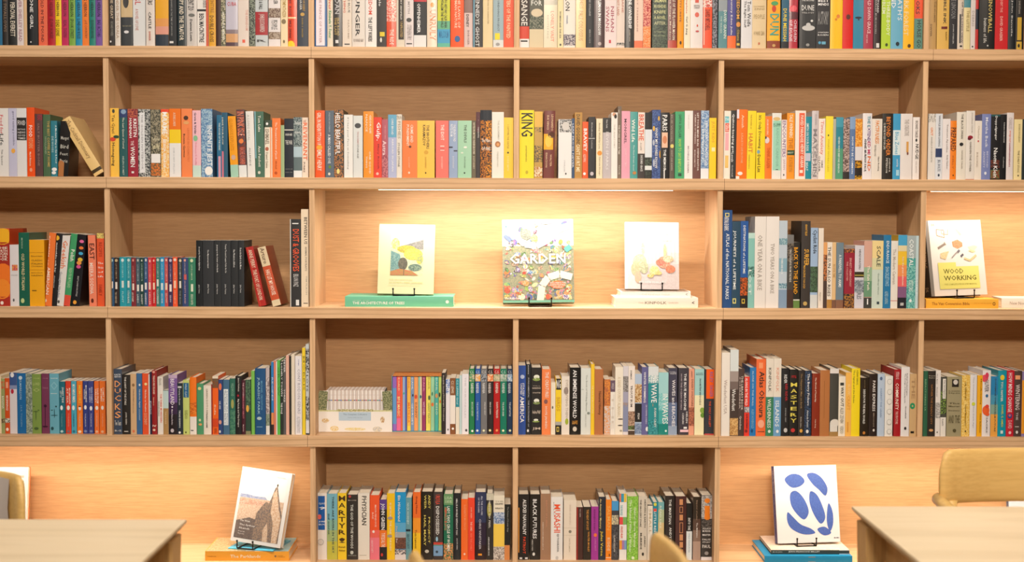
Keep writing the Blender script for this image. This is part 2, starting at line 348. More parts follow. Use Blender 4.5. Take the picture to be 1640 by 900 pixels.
DATA = """
C 0 0 7.81 1
-60 25 -250 1a6a94
28 98 -240 2a2422 / t 88705c -100 400 : THE SWALLOWS
100 208 -250 191a19 / t e8e0d0 30 455 130 188 : PERCIVAL EVERETT
212 292 -255 e2d8d8 / t a77a8c -60 520 : RIVER SHELLEY READ
293 335 -245 dcb98f
338 470 -265 14181b / t f0f0f0 -90 360 375 415 : GONE GIRL / o e8e8e8 388 525 9 9
480 592 -250 ea6a48 / t 6a1d18 -60 530 512 548 : GOLD IN THE POUND
595 688 -245 b41224 / t 7a0818 -90 200 : MICK HERRON / t 7a0818 235 480 : SLOW HORSES
692 766 -245 f6cf18 / t 3a3018 -90 195 705 740 : MICK HERRON / t 6a5a10 250 450 700 745 : DEAD LIONS
770 855 -245 c01f5a / t 5a0c30 -90 200 : MICK HERRON / t 7a1040 250 470 : REAL TIGERS
860 940 -245 7caa44 / t 2c4a18 -90 205 : MICK HERRON / t 3a5c20 235 480 : SPOOK STREET
944 1025 -245 1f8fbc / t 10405c -90 205 : MICK HERRON / t 10506c 235 485 : LONDON RULES
1028 1110 -245 f0802a / t 6a2c10 -90 205 : MICK HERRON / t a04a10 250 480 : JOE COUNTRY
1114 1192 -245 1c8578 / t 0c3c38 -90 205 : MICK HERRON / t 0c4c48 250 480 : SLOUGH HOUSE
1195 1282 -245 7a52a4 / t 2c1850 -90 205 : MICK HERRON / t 3a2070 250 460 : BAD ACTORS
1357 1430 -260 2c2826 / t c8b8a0 -60 235 : THE GREAT / t 8a8a80 270 450 : RICHARD POWERS / o ddd 1385 520 10 12
1437 1504 -235 ded8d0 / t b49a80 -60 480 : UNDER THE UDALA
C 200 0 7.81 1
-50 97 -250 33383c / r d0b78c -400 215 / o 2e2c28 12 20 35 80 / h b0a888 318 334 : VICTORY CITY / o e0e0e4 20 400 30 18 / @ with sand-coloured top above grey
102 255 -240 dde0e2 / t c4302a -120 60 125 200 : GIRL / t cc8c84 110 380 130 170 : A NOVEL OF LOVE / @ with red lettering cut by the frame
262 372 -245 e0d7d0 / t 262626 -100 60 : LOVERS / t 262626 150 360 295 330 : CASTLE / t d07a68 395 510 300 325 : BARBER
382 545 -250 e8a91c / r e09a50 230 330 / r dd9a88 330 430 / r 1d2c3c 432 900 / @ with yellow-orange fade over dark base
550 645 -245 1b1f24 / t 9a9a98 0 450 575 595 : SHARKS IN THE TIME OF SAVIOURS / r e0e0e0 515 540 560 608
655 768 -240 1c2c32 / t eee4d0 -120 505 680 735 : THE SPY AND THE TRAITOR
772 900 -235 cbc6c2 / t 333 -60 130 790 860 : AGENT ZO / o 6a6a66 835 190 40 20 / t 222 240 515 815 845 : Damien Lewis
905 1045 -245 eae6e1 / r 2a2a2a 115 142 / r cf5a3c -400 900 1015 1045 / t 2c2c2c -60 95 975 1020 : COLOSSUS / t 2c2c2c 170 530 930 990 : BEN MACINTYRE
1050 1135 -245 e2a62a / t 6e4a10 195 525 1062 1112 : DOUBLE CROSS / t b07a18 -100 160 : MACINTYRE
1138 1200 -230 3c1c14
1203 1258 -250 6b7060 / p 39402c c9c0a0 -400 560 / t f0f0e8 150 500 : SAS ROGUE HEROES
1262 1412 -240 c4c1d2 / h c8404a 25 75 : CUBA / r 8a7a80 370 420 / r d3a06e 422 530 / r 55404a 530 900
1415 1550 -245 e3d6cd / t d8a090 120 380 1510 1540 : THE KINGDOM / r e4624a 495 535 1470 1505
1555 1630 -240 3a463f / p 1d2422 8a9484 -400 900
C 400 0 7.81 1
65 225 -245 c5cdd1 / r a8282e 148 438 / t 333 -120 120 115 160 : THE RISE & FALL / t f0dcd8 175 400 : JOHN JULIUS NORWICH / h 555 495 525 : R
235 382 -245 e8e2e2 / p 6a5044 b0a090 103 222 / p 7a6450 b8a898 400 490 / t 444 -60 50 300 350 : HITLER / t 8a8a8a 250 370 : PEOPLE
388 475 -250 f1deb6 / t b09048 -90 220 : THE SYMPATHIZER / o 8a7a58 425 270 28 30 / o 7a6a40 428 520 12 20
478 590 -245 e2461c / r f2d2a0 212 232 478 578 / o ffd01c 515 570 50 60 / t 7a1a10 -80 200 490 520 : THE RISE / t 5a1010 250 480 490 520 : WILD SWANS
595 732 -250 39414f / t e0e0dc -120 125 625 652 : THE WAGER / t c9a050 -90 140 662 690 : HEART OF DESERT / o c9a050 660 180 26 22 / t b89a50 225 470 650 668 : DAVID E. SANGER
805 965 -245 1a5c9a / r efe6ee -400 570 828 938 / t c09a9a -60 540 868 900 : THE PRINCE OF WATER
970 1040 -240 e6dac6 / t e0705a -120 125 : in Fiver / t 3a9a62 135 480 : Kimberle Y. Foster
1043 1156 -245 34312f / t c8c8cc -120 175 1065 1120 : SUDAN / t c8ae68 220 440 1060 1085 : THE LAST / t c8ae68 220 450 1092 1120 : SILK ROAD / r e4e4e4 500 540 1072 1110
1160 1276 -245 e5d8ca / t d4604a -120 160 1172 1200 : NOTHING / t 6a6a66 -120 160 1228 1254 : TRUE BLUE / t b0a090 250 480 1225 1245 : NAOMI / r 555 545 560 1185 1250
1280 1442 -250 e2dad2 / t 242424 -160 455 1322 1376 : HUNGER / h 8a7a70 485 525 : ROXANE GAY
1447 1586 -245 ede8e4 / t da4e3a -120 180 1485 1532 : FREEDOM / t 404040 215 390 1485 1530 : THE LEFT / t 404040 400 520 1482 1532 : WORKERS
C 600 0 7.81 1
24 146 -250 2f2b2a / t f0f0f0 -60 80 50 80 : Bolo / r e0c82a 400 455 65 125 / o e0e0d8 80 500 12 30
150 270 -245 ef9d8c / p e0503c f4c8b8 -400 262 / r e0522e 270 900 / t f8d8c8 365 560 190 238 : THE RIDE
272 376 -245 dcd2c0 / r 2f2721 -400 495 298 366 / t e8e4dc -60 250 318 340 : JERRY SEINFELD / t b89a58 270 470 320 350 : UNFROSTED
380 486 -240 dfd6d6 / t 8a8484 20 170 415 440 : MYTH / o 444 430 250 32 26 / t a09898 310 500 : STEPHEN FRY / r 2c2c2c 540 553 398 468
490 650 -245 15191d / r c4303a -400 22 / t f4f4f4 45 412 532 572 : OPPENHEIMER / r e3e3e3 440 900 490 645
655 781 -245 eadac6 / t e58c5c 120 505 690 765 : UNRULY / o e8902a 722 62 25 30
787 943 -250 cdd033 / r 62b088 262 366 / r 3c9fca 366 540 / r 5ab49c 540 900 / t 242a18 -120 350 872 906 : PALO ALTO HISTORY CALIFORNIA / t 242a18 -60 350 828 862 : CAPITALISM THE WORLD / h 1a6a9c 385 475 : MALCOLM
950 1116 -245 f2540f / t ffd4b8 -60 350 1040 1072 : THE LAWS OF / t ffd4b8 -60 350 1000 1030 : HUMAN NATURE / o 2a609a 1035 487 34 38
1120 1226 -245 d9c1bd / r 8a6e68 -400 160 / t 333 180 340 1145 1180 : DISNEY / t 9a8080 380 560 1160 1185 : BOB IGER
1232 1350 -250 2c2a2a / t dcdcdc -60 580 1262 1310 : KENNEDYS GHOST / r 7ab0c8 -400 900 1235 1250
1355 1478 -245 e5d1a3 / t b8a078 -60 300 1410 1430 : THE ROAD TO CHARACTER
1483 1612 -245 9cb4bd / t 5a6a72 -80 390 1530 1560 : THE UNDOING PROJECT / r f2da22 415 497 1505 1566 / r d9dddd 500 900 / o 9a9a9a 1540 555 25 20
C 800 0 7.81 1
45 184 -245 e3532b / t f8cfa8 -90 480 88 136 : LETTERS OF THE PAINTED
254 372 -245 e9e5e3 / r 3a2f2b -400 330 / r d4432a 330 485 / t e4e0d8 -120 320 272 350 : ASSANGE / r 1c1c1c 505 522 265 350
375 552 -250 5a5b50 / p 2f4030 8a8a78 200 355 / o d9c9aa 468 160 72 50 / h e8e8e0 5 70 : FOR / r d9c9a6 365 900 / @ with tan oval on green-grey
555 723 -245 d3c6a6 / r a8a08a -400 60 / t e4785a 140 520 640 682 : LONELY VAST / t a8a088 190 480 595 615 : EDITH NG
727 799 -245 f0e1b2 / t 3a3a34 140 480 750 770 : WOMAN AND THE SEA / o 444 762 560 12 14
802 950 -250 ede6dc / t 1f1f1f -120 135 825 880 : MELON / t 8a9ab0 190 300 835 855 : WINNER / p 4a4458 c8c0c0 430 570
955 1080 -245 edc27c / t b88440 135 510 990 1045 : PALE COLOSSUS / t c89850 -80 110 : JAMES
1085 1181 -240 24262a / t c0c0c0 -90 200 1115 1140 : JONAS COLLINS / t 9a9a9a 370 540 1120 1138 : MEMORIAL DRIVE
1183 1316 -245 4a3436 / t f8f8f8 -160 440 1236 1270 : A GENTLEMAN IN MOSCOW / o b0a0a0 1252 547 22 22
1318 1463 -245 e5d6d6 / t a85062 80 400 1330 1372 : SWANS / t a85062 80 400 1392 1432 : NIHAN / r c43444 500 540 1368 1394
1465 1566 -240 e3d4ca / t c07a68 -60 200 1470 1500 : WAIST LAND / t c07a68 -60 160 1530 1552 : DIANE / p 3a3a3a c8c0b8 535 570
C 1000 0 7.81 1
8 120 -245 2a2826 / t fafafa -100 360 52 92 : ALONE OWNERSHIP / t b8b0a0 380 520 58 72 : ROBERT WYLIE
125 233 -240 e7cab9 / t a87a70 -100 400 155 172 : LADY TREMAINE / r e2734a 510 900
236 332 -240 da6452 / p b02c38 f0a890 -400 330 / p e87a30 f0b080 330 590
350 541 -255 39423f / p 5a6a58 2a3230 -400 900 / h dcdc9c -20 30 : SALMAN / h d8d8a0 60 100 : RUSHDIE / h d8d8a0 130 170 : KNIFE / h d8d8a0 200 240 : A NOVEL / h c8c8a0 270 310 : AFTER / h a0a888 390 410 : ATTEMPTED / h a0a888 440 455 : MURDER
545 656 -245 6b2a24 / t f4ead6 -120 500 602 636 : KILLERS OF THE FLOWER MOON / t e0c8b0 -60 500 562 584 : The Osage Murders / r b03a26 505 900
664 742 -240 f59c16 / t 7a4a10 -90 275 690 712 : PRETTY UNITE / o 3a2a10 702 535 12 22
748 826 -240 f1e4cb / t c4544c -90 170 765 790 : Complete / t 3c3c3c 205 435 765 792 : Carl G. Jung
828 981 -250 e1dad8 / r d24c3a -20 35 885 932 / o d65a48 908 185 26 30 / o d24c3a 912 320 10 16 / o c04a4a 912 392 22 12 / t b0a8a8 60 110 : ANTONIO
984 1098 -245 ea522b / p f4e0d8 c43020 -400 90 / t 8a2a18 120 380 : DAVID MITCHELL / r f8e0d0 -400 560 996 1004
1103 1165 -235 4b4f5a / p 2a2c34 8a8c98 -400 900
1178 1286 -245 558a92 / r 8f9aa2 -400 140 / t dde4da 130 480 1242 1276 : DAVID GRANN / t b8ccc8 200 420 1200 1220 : THE WAGER
1290 1397 -240 4a4a8e / r ea6c2e 448 900 / t ece4e8 -60 440 1325 1352 : Country Eden Julia
1399 1456 -240 3a3430 / t e4a442 -100 235 1405 1442 : FREEDOM / o d48c3c 1425 306 26 32 / t b8a050 370 510 : Obama / r d8b84a 540 570 1405 1442
1461 1598 -250 dddde1 / t 222 15 335 1536 1582 : Tom Wolfe / t 3a3a3a 10 345 1490 1526 : The Right Stuff
C 1200 0 7.81 1
38 213 -250 dfc89f / h b09a70 70 90 : HOWARD / h b09a70 100 125 : ZINNS / h b09a70 180 235 : PEOPLE / h b09a70 390 440 : HOWARD ZINN / o c26c4c 121 545 12 16
225 388 -250 f2ab22 / r e8803a -400 0 / o 4aa060 318 42 44 26 / o c83a20 310 110 26 40 / t 3ca494 172 440 258 370 : DUN / r e8c030 445 505 250 368 / r 8c3c1e 512 900 / o c8a060 306 570 20 18
405 497 -245 1f5c7a / t f2d424 108 515 424 468 : DUNE MESSIAH / r 1a1c22 522 900
500 608 -245 b2283c / r 5a1c2c 150 240 / o e05060 550 105 45 40 / t e4c6d4 250 520 505 538 : OF DUNE / t e4c6d4 250 520 556 592 : CHILDREN
630 836 -255 2a2c30 / h dcdcdc -10 15 : THE SECOND / h dcdcdc 65 132 : DUNE / h b0b0b0 150 170 : TRILOGY / o cccccc 740 350 80 34 / o cccccc 738 310 28 24 / o ddd 782 262 16 14 / o 9a9a9a 730 562 22 18
840 1012 -245 25252a / h fafafa -10 25 : BEST / h fafafa 38 70 : MINDS / h 9a9a9a 140 310 : A STORY / h f0f0f0 398 418 : JONATHAN / h f0f0f0 428 448 : ROSEN / o 4c9cc4 880 535 18 18 / r 6aaecc 520 555 905 955
1015 1168 -245 f9c616 / o e2832a 1112 205 22 24 / o e2832a 1085 242 14 14
1170 1300 -245 da130d / o 5c1c10 1238 212 26 32
1302 1430 -245 2f88aa / o 16283e 1365 222 42 14 / o 16283e 1368 238 10 20
1433 1552 -245 aa334c / t f4ccd0 -60 420 1478 1520 : COLD DAWN GRACE / t e8b0b8 430 540 1462 1482 : GRANT GINDER
1560 1640 -245 33262a / t b0a8a8 -60 420 1575 1592 : CHARLES BUKOWSKI / t eeeeee -90 165 1600 1620 : POSTCARD / r e0e0e0 540 596 1588 1626
C 1400 0 6.83 1
82 182 -220 b5d636 / t e8f2d4 -120 390 136 172 : THE THREE-BODY / t dfe8c8 -90 150 88 126 : PROBLEM / o 3a4a20 135 490 14 18
185 319 -220 6bb1d1 / t e4eef2 -110 225 258 308 : DEATH'S / t e4eef2 -90 90 188 238 : END / o 1a2a34 255 480 20 22
321 438 -220 f9bd12 / t f4dca6 -100 390 326 376 : DARK FOREST / o 5a3a08 382 502 18 20
440 544 -215 e9532c / r 5b8b80 203 900 / t 3c2020 -100 155 458 500 : BOOKS / t 1f2a28 222 525 468 512 : HORSE GO
603 683 -215 c29c62 / t 8a6c42 -120 240 655 675 : SEEING THE WOMEN / t 7a5c38 265 400 612 632 : DWYER
690 822 -220 e1b65c / r 5c3a18 -500 540 690 694 / t 24201a -160 262 760 790 : INVISIBLE INK / r 6c1c1a 290 318 735 800 / t 7a5a20 350 440 780 795 : RALPH
825 912 -215 26262b / t c8c8c8 265 480 855 872 : JOHN STEELER / t 88888c -60 200 845 895 : THE LINCOLN
915 980 -215 d9ccbe / r 4c4c4c 155 472 932 950 / t 333 -90 470 956 972 : ART OF THE LONG VIEW / o 2a2a2a 948 505 14 10
983 1055 -215 e7d8a3 / r 4c8c9a -400 82 / t a89868 115 345 1010 1040 : THE LITTLE
1058 1108 -210 ddd4d2 / t a8a0a0 120 290 : DEBRIS / o 3a3a3a 1075 510 9 9
1110 1142 -210 c23232 / r 1f2a3a 100 320
1150 1322 -225 1b1b1b / t dac476 -160 358 1250 1292 : THE SNOWBALL / t c4c4c0 200 470 1196 1232 : business of life / o c0c0c0 1240 500 9 9
1325 1466 -220 ca151e / t f4bcb4 180 450 1375 1405 : DAVID GRAEBER / t f0a8a0 0 135 1380 1405 : DEBT THE
1470 1543 -215 1d2226 / t d0d0d0 0 400 1495 1515 : John Banville
1550 1642 -220 1b1715 / t a8a098 10 150 1580 1598 : DIVE ETHAN / r cca432 190 440 1566 1612 / r d2aa3a 455 900 1552 1610 / o 2a2010 1580 500 12 20
C 0 160 6.43 2
-30 88 85 eae8e6 / t d84850 155 350 0 32 : Food for / t 555 350 470 0 36 : Life / t 777 510 675 8 32 : Tim Spector / @ with red and grey script lettering
90 172 85 c9c9e4 / t 8080a0 115 470 125 152 : good eating possible / o f2b04a 137 525 20 24 / @ with small orange ball on spine
173 275 85 e9eaec / r 2c2a28 182 415 173 272 / h fafafa 210 262 : FOOD / h e0e0e0 295 312 : FAST FOOD / h e0e0e0 325 345 : NEWS / h e0e0e0 355 375 : GOOD / h e0e0e0 385 405 : TIMES / @ with black block and white lettering
278 358 78 f4581c / t fff 262 382 298 332 : FOOD / t f8b080 395 500 : KITCHENS / t fbe0d0 535 680 305 322 : Mark Bittman / o f8a080 320 720 14 20 / @ with large white four-letter title
362 440 145 5b3b3d / t b03040 145 210 385 435 : BREAD / t 9a7c74 240 680 388 408 : SALT BUTTER BONE / @ with faint lettering
445 520 150 4a6a4a / t c8a860 215 690 488 512 : THE BEST COFFEE AT HOME / t 9ab090 380 560 462 480 : HOLLAND / @ with gold lettering
525 590 215 2a7f92 / t eaf4f4 260 650 565 585 : A Modern Way to Eat & Feed / t c0dce0 375 540 532 552 : EVE WOODS / o f4f4f4 560 715 26 18 / o f4f4f4 555 750 22 16 / @ with white blossom near its foot
594 700 215 1d1a19 d=.11 L=30 / h c8c8c0 375 420 : Margot / h c8c8c0 460 500 : Bird / h c8c8c0 540 570 : Feast / h c8c8c0 610 645 : Paris / o b87a48 628 665 32 40 / r b87a48 640 900 600 655
783 909 165 f3cf8c L=-385 hc d=.17 / t b09060 215 600 : The Cocktail Dictionary / r 4a3c28 705 735 / @ fallen diagonally against the partition
C 170 160 6.43 2
34 132 85 f8c64c / o 4a4a38 75 115 14 20 / t 8a6a28 150 345 48 92 : Yaa Gyasi / t 2c2a20 440 680 52 92 : Homegoing / o d8482c 70 405 30 22 / o 2a4a30 105 380 30 16 / @ with small landscape across its middle
137 220 95 1f5a5c / r 2c3c70 -400 180 / o 8aa8c8 178 122 26 24 / t e0e0d0 180 500 165 188 : The Last Queen of Sorrel / t b8c8c0 580 775 168 186 : HELEN KUMET / @ with navy top
224 328 92 9c1c34 / p 7a1c30 c86a48 -400 180 / t fff 195 380 280 315 : KRISTIN / t fff 190 390 238 265 : HANNAH / t f6d8d8 420 470 255 285 : THE / t fafafa 480 690 252 298 : WOMEN / r e8e8e8 735 755 262 288 / @ with white lettering
330 455 95 4a4f52 / p 2a3034 c8ccca -400 900 / r eceef2 130 750 345 398 / t 9a9aa0 150 720 362 382 : THE GOLDEN NOTEBOOK / @ grey marbled with tall white label
460 560 100 6a6c5a / p 3a3c30 a09880 -400 900 / h e8e0c0 385 420 : The Hundred / h f0e8c0 450 505 : Years War / r f2f2f2 555 648 465 558 / p e07a30 6a5a38 650 780 / @ mottled grey-green with white price sticker
565 648 95 f2803a / p f6b040 f8e0b0 -400 900 / r f04c28 95 130 / t fafafa 125 355 578 628 : MAAME / t fafafa 400 695 580 616 : JESSICA GEORGE / @ orange patterned with bold white lettering
652 770 90 f47a1e / r fad628 305 446 / r f0f0f0 446 900 / t fce0c0 130 270 690 716 : AUDRE LORDE / t c8ccd0 490 760 690 708 : ZAMI A NEW SPELLING / @ with orange, yellow and white bands
776 886 90 f78a4e / t e0703a 290 640 835 858 : LESSONS IN CHEMISTRY / t 4a2a18 350 590 795 815 : Bonnie Garmus / o 4a2c1a 822 185 24 22 / o e8a868 825 235 30 16 / @ with small drawn head near top
890 976 108 f6c4d0 / r cfe8de 675 900 / t 3c3c54 130 350 908 930 : Greta & Valdin / o 8cc89c 920 395 22 30 / t f09ab0 440 670 912 935 : Rebecca K Reilly / @ with green leaf spot and mint foot
980 1095 92 5c8cb8 d=.16 / p 4a7cb0 a8c8dc -400 900 / h a8c8dc 110 140 : DAVID / h a8c8dc 160 190 : FOSTER / h a8c8dc 205 230 : WALLACE / t eef4f8 265 680 1028 1092 : INFINITE JEST / o f6f6f4 1058 730 40 45 / @ thick with blocky white lettering and white burst
C 330 160 6.43 2
112 162 155 1c6c94 / t e0ece8 235 520 130 146 : THE HOUSE OF THE DEAD / r d89ab0 580 900 128 152
163 222 130 1f5a78 / t f0f0e0 180 460 162 178 : DRIVE YOUR PLOW / r d87a90 528 900 156 182
240 320 165 f9a823 L=-33 / t d88a10 190 520 242 282 : GLORIOUS EXPLOITS / r a8d4c0 668 900 / o d0b0a0 282 592 22 26 / @ tilting slightly, mint foot
326 407 98 5a6268 L=-32 / p 8a3c28 3c4a54 -400 900 / t e8886a 120 370 322 392 : IN PINK ISLE / o f08a4a 362 424 24 24 / t e87a60 490 665 350 400 : RACHEL KUSHNER / r ecf0f0 672 900 / @ grey with red printing and white foot
418 498 115 efefec L=-22 / t 8a8a86 490 680 445 462 : ALLENDE / t c4c4c0 150 420 425 450 : A LONG PETAL
500 594 118 46705c L=-14 / t f0ece0 160 330 535 562 : Tom Lake / t f0ece0 475 690 538 564 : Ann Patchett / r 8ac0d0 -400 600 503 514 / o d8d8c8 548 748 14 16 / @ with white serif lettering
595 672 208 f4ecda / r 3c4c3c -400 282 / o fafafa 628 246 12 14 / t 8a7a6a 300 460 610 650 : ISHMAEL / o b86a50 628 504 18 20 / t a09888 540 700 612 640 : Daniel Quinn / r f0a070 280 900 660 672 / @ with dark green top band
680 768 188 f5803a / t fdeada 230 610 706 732 : The Thousand Autumns of Jacob / t c85a18 630 710 712 732 : Mitchell / o c05010 720 752 15 15
765 806 260 a4bc8c
805 900 192 16202e / r e8e4d8 305 314 / h dcdcd8 345 370 : MOHSIN HAMID / h dcdcd8 415 460 : THE WAR / h 9a9a98 708 716 : RANDOM / h 9a9a98 742 750 : HOUSE / @ with thin white rule near top
902 988 178 6a7c80 / p 4a5c60 9aa8a8 -400 480 / h e8ecec 220 255 : The Great / h e8ecec 322 350 : Gatsby / r b8d0dc 482 590 / r eef2f4 728 900 / @ with pale blue waist and white foot
990 1052 182 f6e4d2 / t f0692f 235 620 1000 1042 : REVENANT / t c87a60 205 230 1000 1030 : THE / t 7a5a50 640 745 1002 1020 : PUNKE / @ with tall orange lettering beside the partition
C 500 160 6.43 2
28 130 108 f3602a / t fff0e0 130 470 50 92 : GIRL IN REDBUTTON UP / t fff0e0 515 730 52 98 : EMILY HENRY / o f8b040 75 490 30 25 / @ first against the left partition, white lettering
136 224 110 5a6a7a / t a8b4bc 130 330 170 186 : FREDRIK BACKMAN / t eaeef0 355 655 162 190 : A MAN CALLED OVE / o 6a8a30 182 690 14 16 / o e8e0d0 176 762 12 14
226 322 100 4a4840 / p 2c3434 b87a48 -400 900 / t fafafa 135 560 238 288 : HELLO BEAUTIFUL / o f4e08a 268 735 16 26 / @ dark floral with bold white lettering
328 420 152 eeeeec / t 9a9a98 180 715 358 378 : If I had your Face at Something
424 520 162 dfe4e4 / o 4a4c50 470 265 32 26 / t c8a0a0 325 460 462 480 : THE ALCHEMIST / t 7a7a7a 460 600 462 480 : STONE AGE / @ with dark spot near the top
528 632 118 f59a30 / t fff0dc 155 345 590 608 : GEORGIE / t fff0dc 150 330 550 570 : NANCE / t fff0dc 530 760 585 605 : ONE GOOD / t fff0dc 580 700 552 568 : THING / @ with spaced white capitals
633 716 178 e8402c / t fff 230 420 652 705 : Gulp. / t 8a1c14 455 710 670 690 : Mary Roach / o f8c0b0 672 760 14 14 / @ with chunky white script
718 780 200 b86070 / t f8dce0 420 570 725 762 : Astra / t e0a0a8 260 400 745 758 : CECILE PIN / p 9a4a58 d08088 570 790
782 868 152 b3bce0 / r 6aaed0 -400 385 / t eef4f8 190 360 815 838 : CHRIS BROAD / t f4f4f8 400 735 815 838 : ABROAD IN JAPAN / @ with blue top and lavender base
868 924 148 e9e3d8 / p b0a898 e9e3d8 -400 200 / t 6a6258 440 690 882 902 : STOLEN STONE / t a89a88 220 400 : FISHES
928 1080 212 f98444 / t fdeedc 255 475 972 998 : PUNISHMENT / t fdeedc 255 440 1012 1040 : CRIME AND / o 6a3a20 1008 482 14 12 / t f8c8a0 590 700 990 1004 : DOSTOEVSKY / o fce0c8 998 750 10 12 / @ thick, with slanted cream lettering near top
C 660 160 6.43 2
52 232 213 fbcb52 / t 4c3c18 258 505 148 176 : THE BROTHERS / t 4c3c18 258 470 110 138 : KARAMAZOV / o e0aa38 145 540 22 20 / t c89830 590 705 132 148 : DOSTOEVSKY / o 4c3c18 140 752 7 9 / @ thickest, with brown slanted lettering
244 376 213 f4786c / t fff0e8 255 415 295 330 : THE IDIOT / t fcd0c8 585 710 298 316 : DOSTOEVSKY / r fff0e8 472 480 290 332 / r c85a68 500 506 290 332 / r fff0e8 515 522 290 332 / @ with white two-word title
380 468 213 9aafd2 / t f4f6fa 250 375 392 420 : NOTES FROM / t f4f6fa 250 430 424 450 : UNDERGROUND / r 3a3c4a 480 494 380 418 / r 3a3c4a 518 530 428 466 / t e8ecf4 580 705 416 432 : DOSTOEVSKY / @ with two dark dashes
471 612 213 a8d8b8 / t 3c4c3c 255 440 535 562 : THE DEVILS / o f0f4e8 548 488 18 10 / o e0ecd8 515 545 14 8 / t 7a9a80 585 705 535 550 : DOSTOEVSKY / o 2a342a 540 752 8 9 / @ with dark green upright title
614 656 213 6e6450 / t f4e8d0 235 560 628 646 : NOTES FROM THE UNDERGROUND / t e0d4b8 580 710 628 644 : DOSTOEVSKY
658 700 125 3c3638 / t c8a0a0 150 280 676 690 : WHITE / t e8e4e0 285 390 676 688 : NIGHTS / r 5a3038 -400 330
702 820 105 2c2420 hc / p 1c1c22 c87820 -400 900 / r 18202c -400 210 / p e89420 3a2418 220 420 760 820 / h f4ece0 400 435 : The Pillars / h f4ece0 485 520 : OF FIRE / p f09a20 3a2a1c 640 800 760 820 / @ dark glossy with glowing orange picture
822 944 125 f1efe6 hc / t d0ccc0 210 410 880 900 : THE ALCHEMIST / o b87a4a 882 456 28 30 / o e8a86a 884 460 14 16 / t d4d0c4 530 690 872 890 : UNDERSTORY / @ with brown round emblem on spine
945 1042 182 f8d23c / t a88a20 255 500 980 998 : I CAPTURE THE CASTLE / t f8ec9a 580 730 978 996 : DODIE SMITH / o 4a4420 988 543 10 10 / @ last against the middle partition
C 825 160 6.43 2
45 194 105 f8e52c hc / t 2f2c22 135 375 64 182 : KING / t a89a20 470 635 102 122 : JONATHAN EIG / o c8b428 120 745 14 18 / @ with huge black block capitals
198 282 120 c8a050 / r e8b84c -400 280 / p 4a4a3c c8a050 285 330 / p 5a503c c09a50 470 640 / p f0e0c0 c07a30 690 790 / @ gold painted with dark floral bands
294 408 110 7a3c36 hc L=14 / t f0c8a0 150 320 372 394 : LEONARDO / t f0c8a0 160 305 328 348 : DA VINCI / r f2b420 350 512 290 392 / o f8cc48 345 425 36 60 / o 5a3020 378 360 40 30 / t f0c8a0 560 685 358 376 : WALTER / t f0c8a0 545 695 312 332 : ISAACSON / @ with golden painted face
446 582 200 efefef / p 4a4a48 d0d0d0 202 332 458 582 / o d8d4d0 520 270 36 45 / t c4c4c8 620 740 498 515 : STEVE JOBS / o 4a4a4a 522 760 8 10 / @ thick, with black-and-white portrait at top
583 612 190 3a5478 / t dce0e8 245 700 588 604 : LEAP FROGS NEVER
614 690 128 c09048 / t 4a3818 150 460 630 668 : DAVID GOGGINS / t fae8c0 455 740 628 668 : CAN'T HURT ME / @ gold with brown and white lettering
693 752 225 f0602a / t fff 295 530 706 740 : BRAVEY / t fcd8c8 560 640 702 730 : ALEXI PAPPAS / o fff 714 760 14 14 / @ with bold white capitals
755 826 175 2f2e31 / t c4c4c4 235 380 785 798 : Kitchen / t c4c4c4 410 500 785 797 : Confidential / r c8c8c8 393 400 755 822 / o c8c0c8 790 760 18 20
835 900 192 f2e4c4 / t 8a7c60 235 505 860 878 : Another World for Love / o e89a3c 870 548 24 24 / t 8a7c60 580 780 860 878 : Garrett Hongo / @ with orange flower dot
903 988 185 c4bcc0 / r 333 -400 335 / t e8e4e4 325 720 935 962 : SEVEN SPARKS / t d8d8d8 200 290 938 954 : Oliver Sacks / @ with black upper third
990 1054 130 f3efea / o d8a080 1022 150 20 18 / o 2a2420 1034 170 14 22 / t c8c0b8 250 500 1015 1030 : THE ANATOMY
C 985 160 6.43 2
28 66 65 7a6a5c / t d8d0c4 100 140 33 46 : ART / t e0d8cc 260 560 34 50 : THE STORIES OF YOUR TIME / t d0c8bc 670 770 36 50 : TAYLOR
66 154 115 eea8be / t 4c2c3a 195 450 94 120 : MONGREL / t f8ccd8 500 690 100 118 : HANAKO FOOTMAN / @ with spaced dark capitals
152 232 122 4fa3a0 / t f8fcf4 200 435 172 205 : Wild Life / t d8ecec 465 730 184 200 : The Next Dream Quest / o c88a4a 200 752 20 16 / @ with white title
236 306 128 ede0d8 / t e0603c 150 420 246 296 : BREATHE / r 3c3432 553 900 / t f0f0f0 570 735 262 284 : DECKARD GRACE / t b0a8a0 440 520 258 275 : A LIFE / @ with red capitals and dark foot
308 380 130 17181a / r dfe6ee 305 592 / p 1a1a1a 5a6a58 592 680 / r e4e8e8 678 722 / p 3a4438 1c1c1c 722 800 / @ with pale blue label
380 468 102 2f4684 / p 263c78 4c6aa8 -400 900 / o e0b040 400 295 12 26 / o e0b040 452 190 10 24 / o d8a040 465 560 10 40 / o b8c0d0 398 440 10 30 / o b8c0d0 400 650 10 40 / t f0f0ec 285 705 412 438 : WHAT MY BONES KNOW / @ patterned with yellow sprigs
470 560 130 1b1a1b / t fafafa 155 320 488 538 : PARIS / r f0c4a8 335 492 482 542 / o d88a60 512 410 22 40 / t fafafa 510 730 498 525 : THE MEMOIR / r e8e8e8 720 900 500 512 / @ with large white capitals over a pink picture
563 612 145 5f5449 / t a89a88 150 440 576 592 : ELIE WIESEL / o e8d878 587 476 18 20 / t c8bcac 515 725 578 592 : NIGHT AND DAWN
618 714 120 43a873 / t 2a5c40 150 390 655 684 : SAFIYA SINCLAIR / t b8e060 405 740 650 682 : HOW TO SAY BABYLON / r 2a4c38 755 785 650 684 / @ with lime and dark lettering
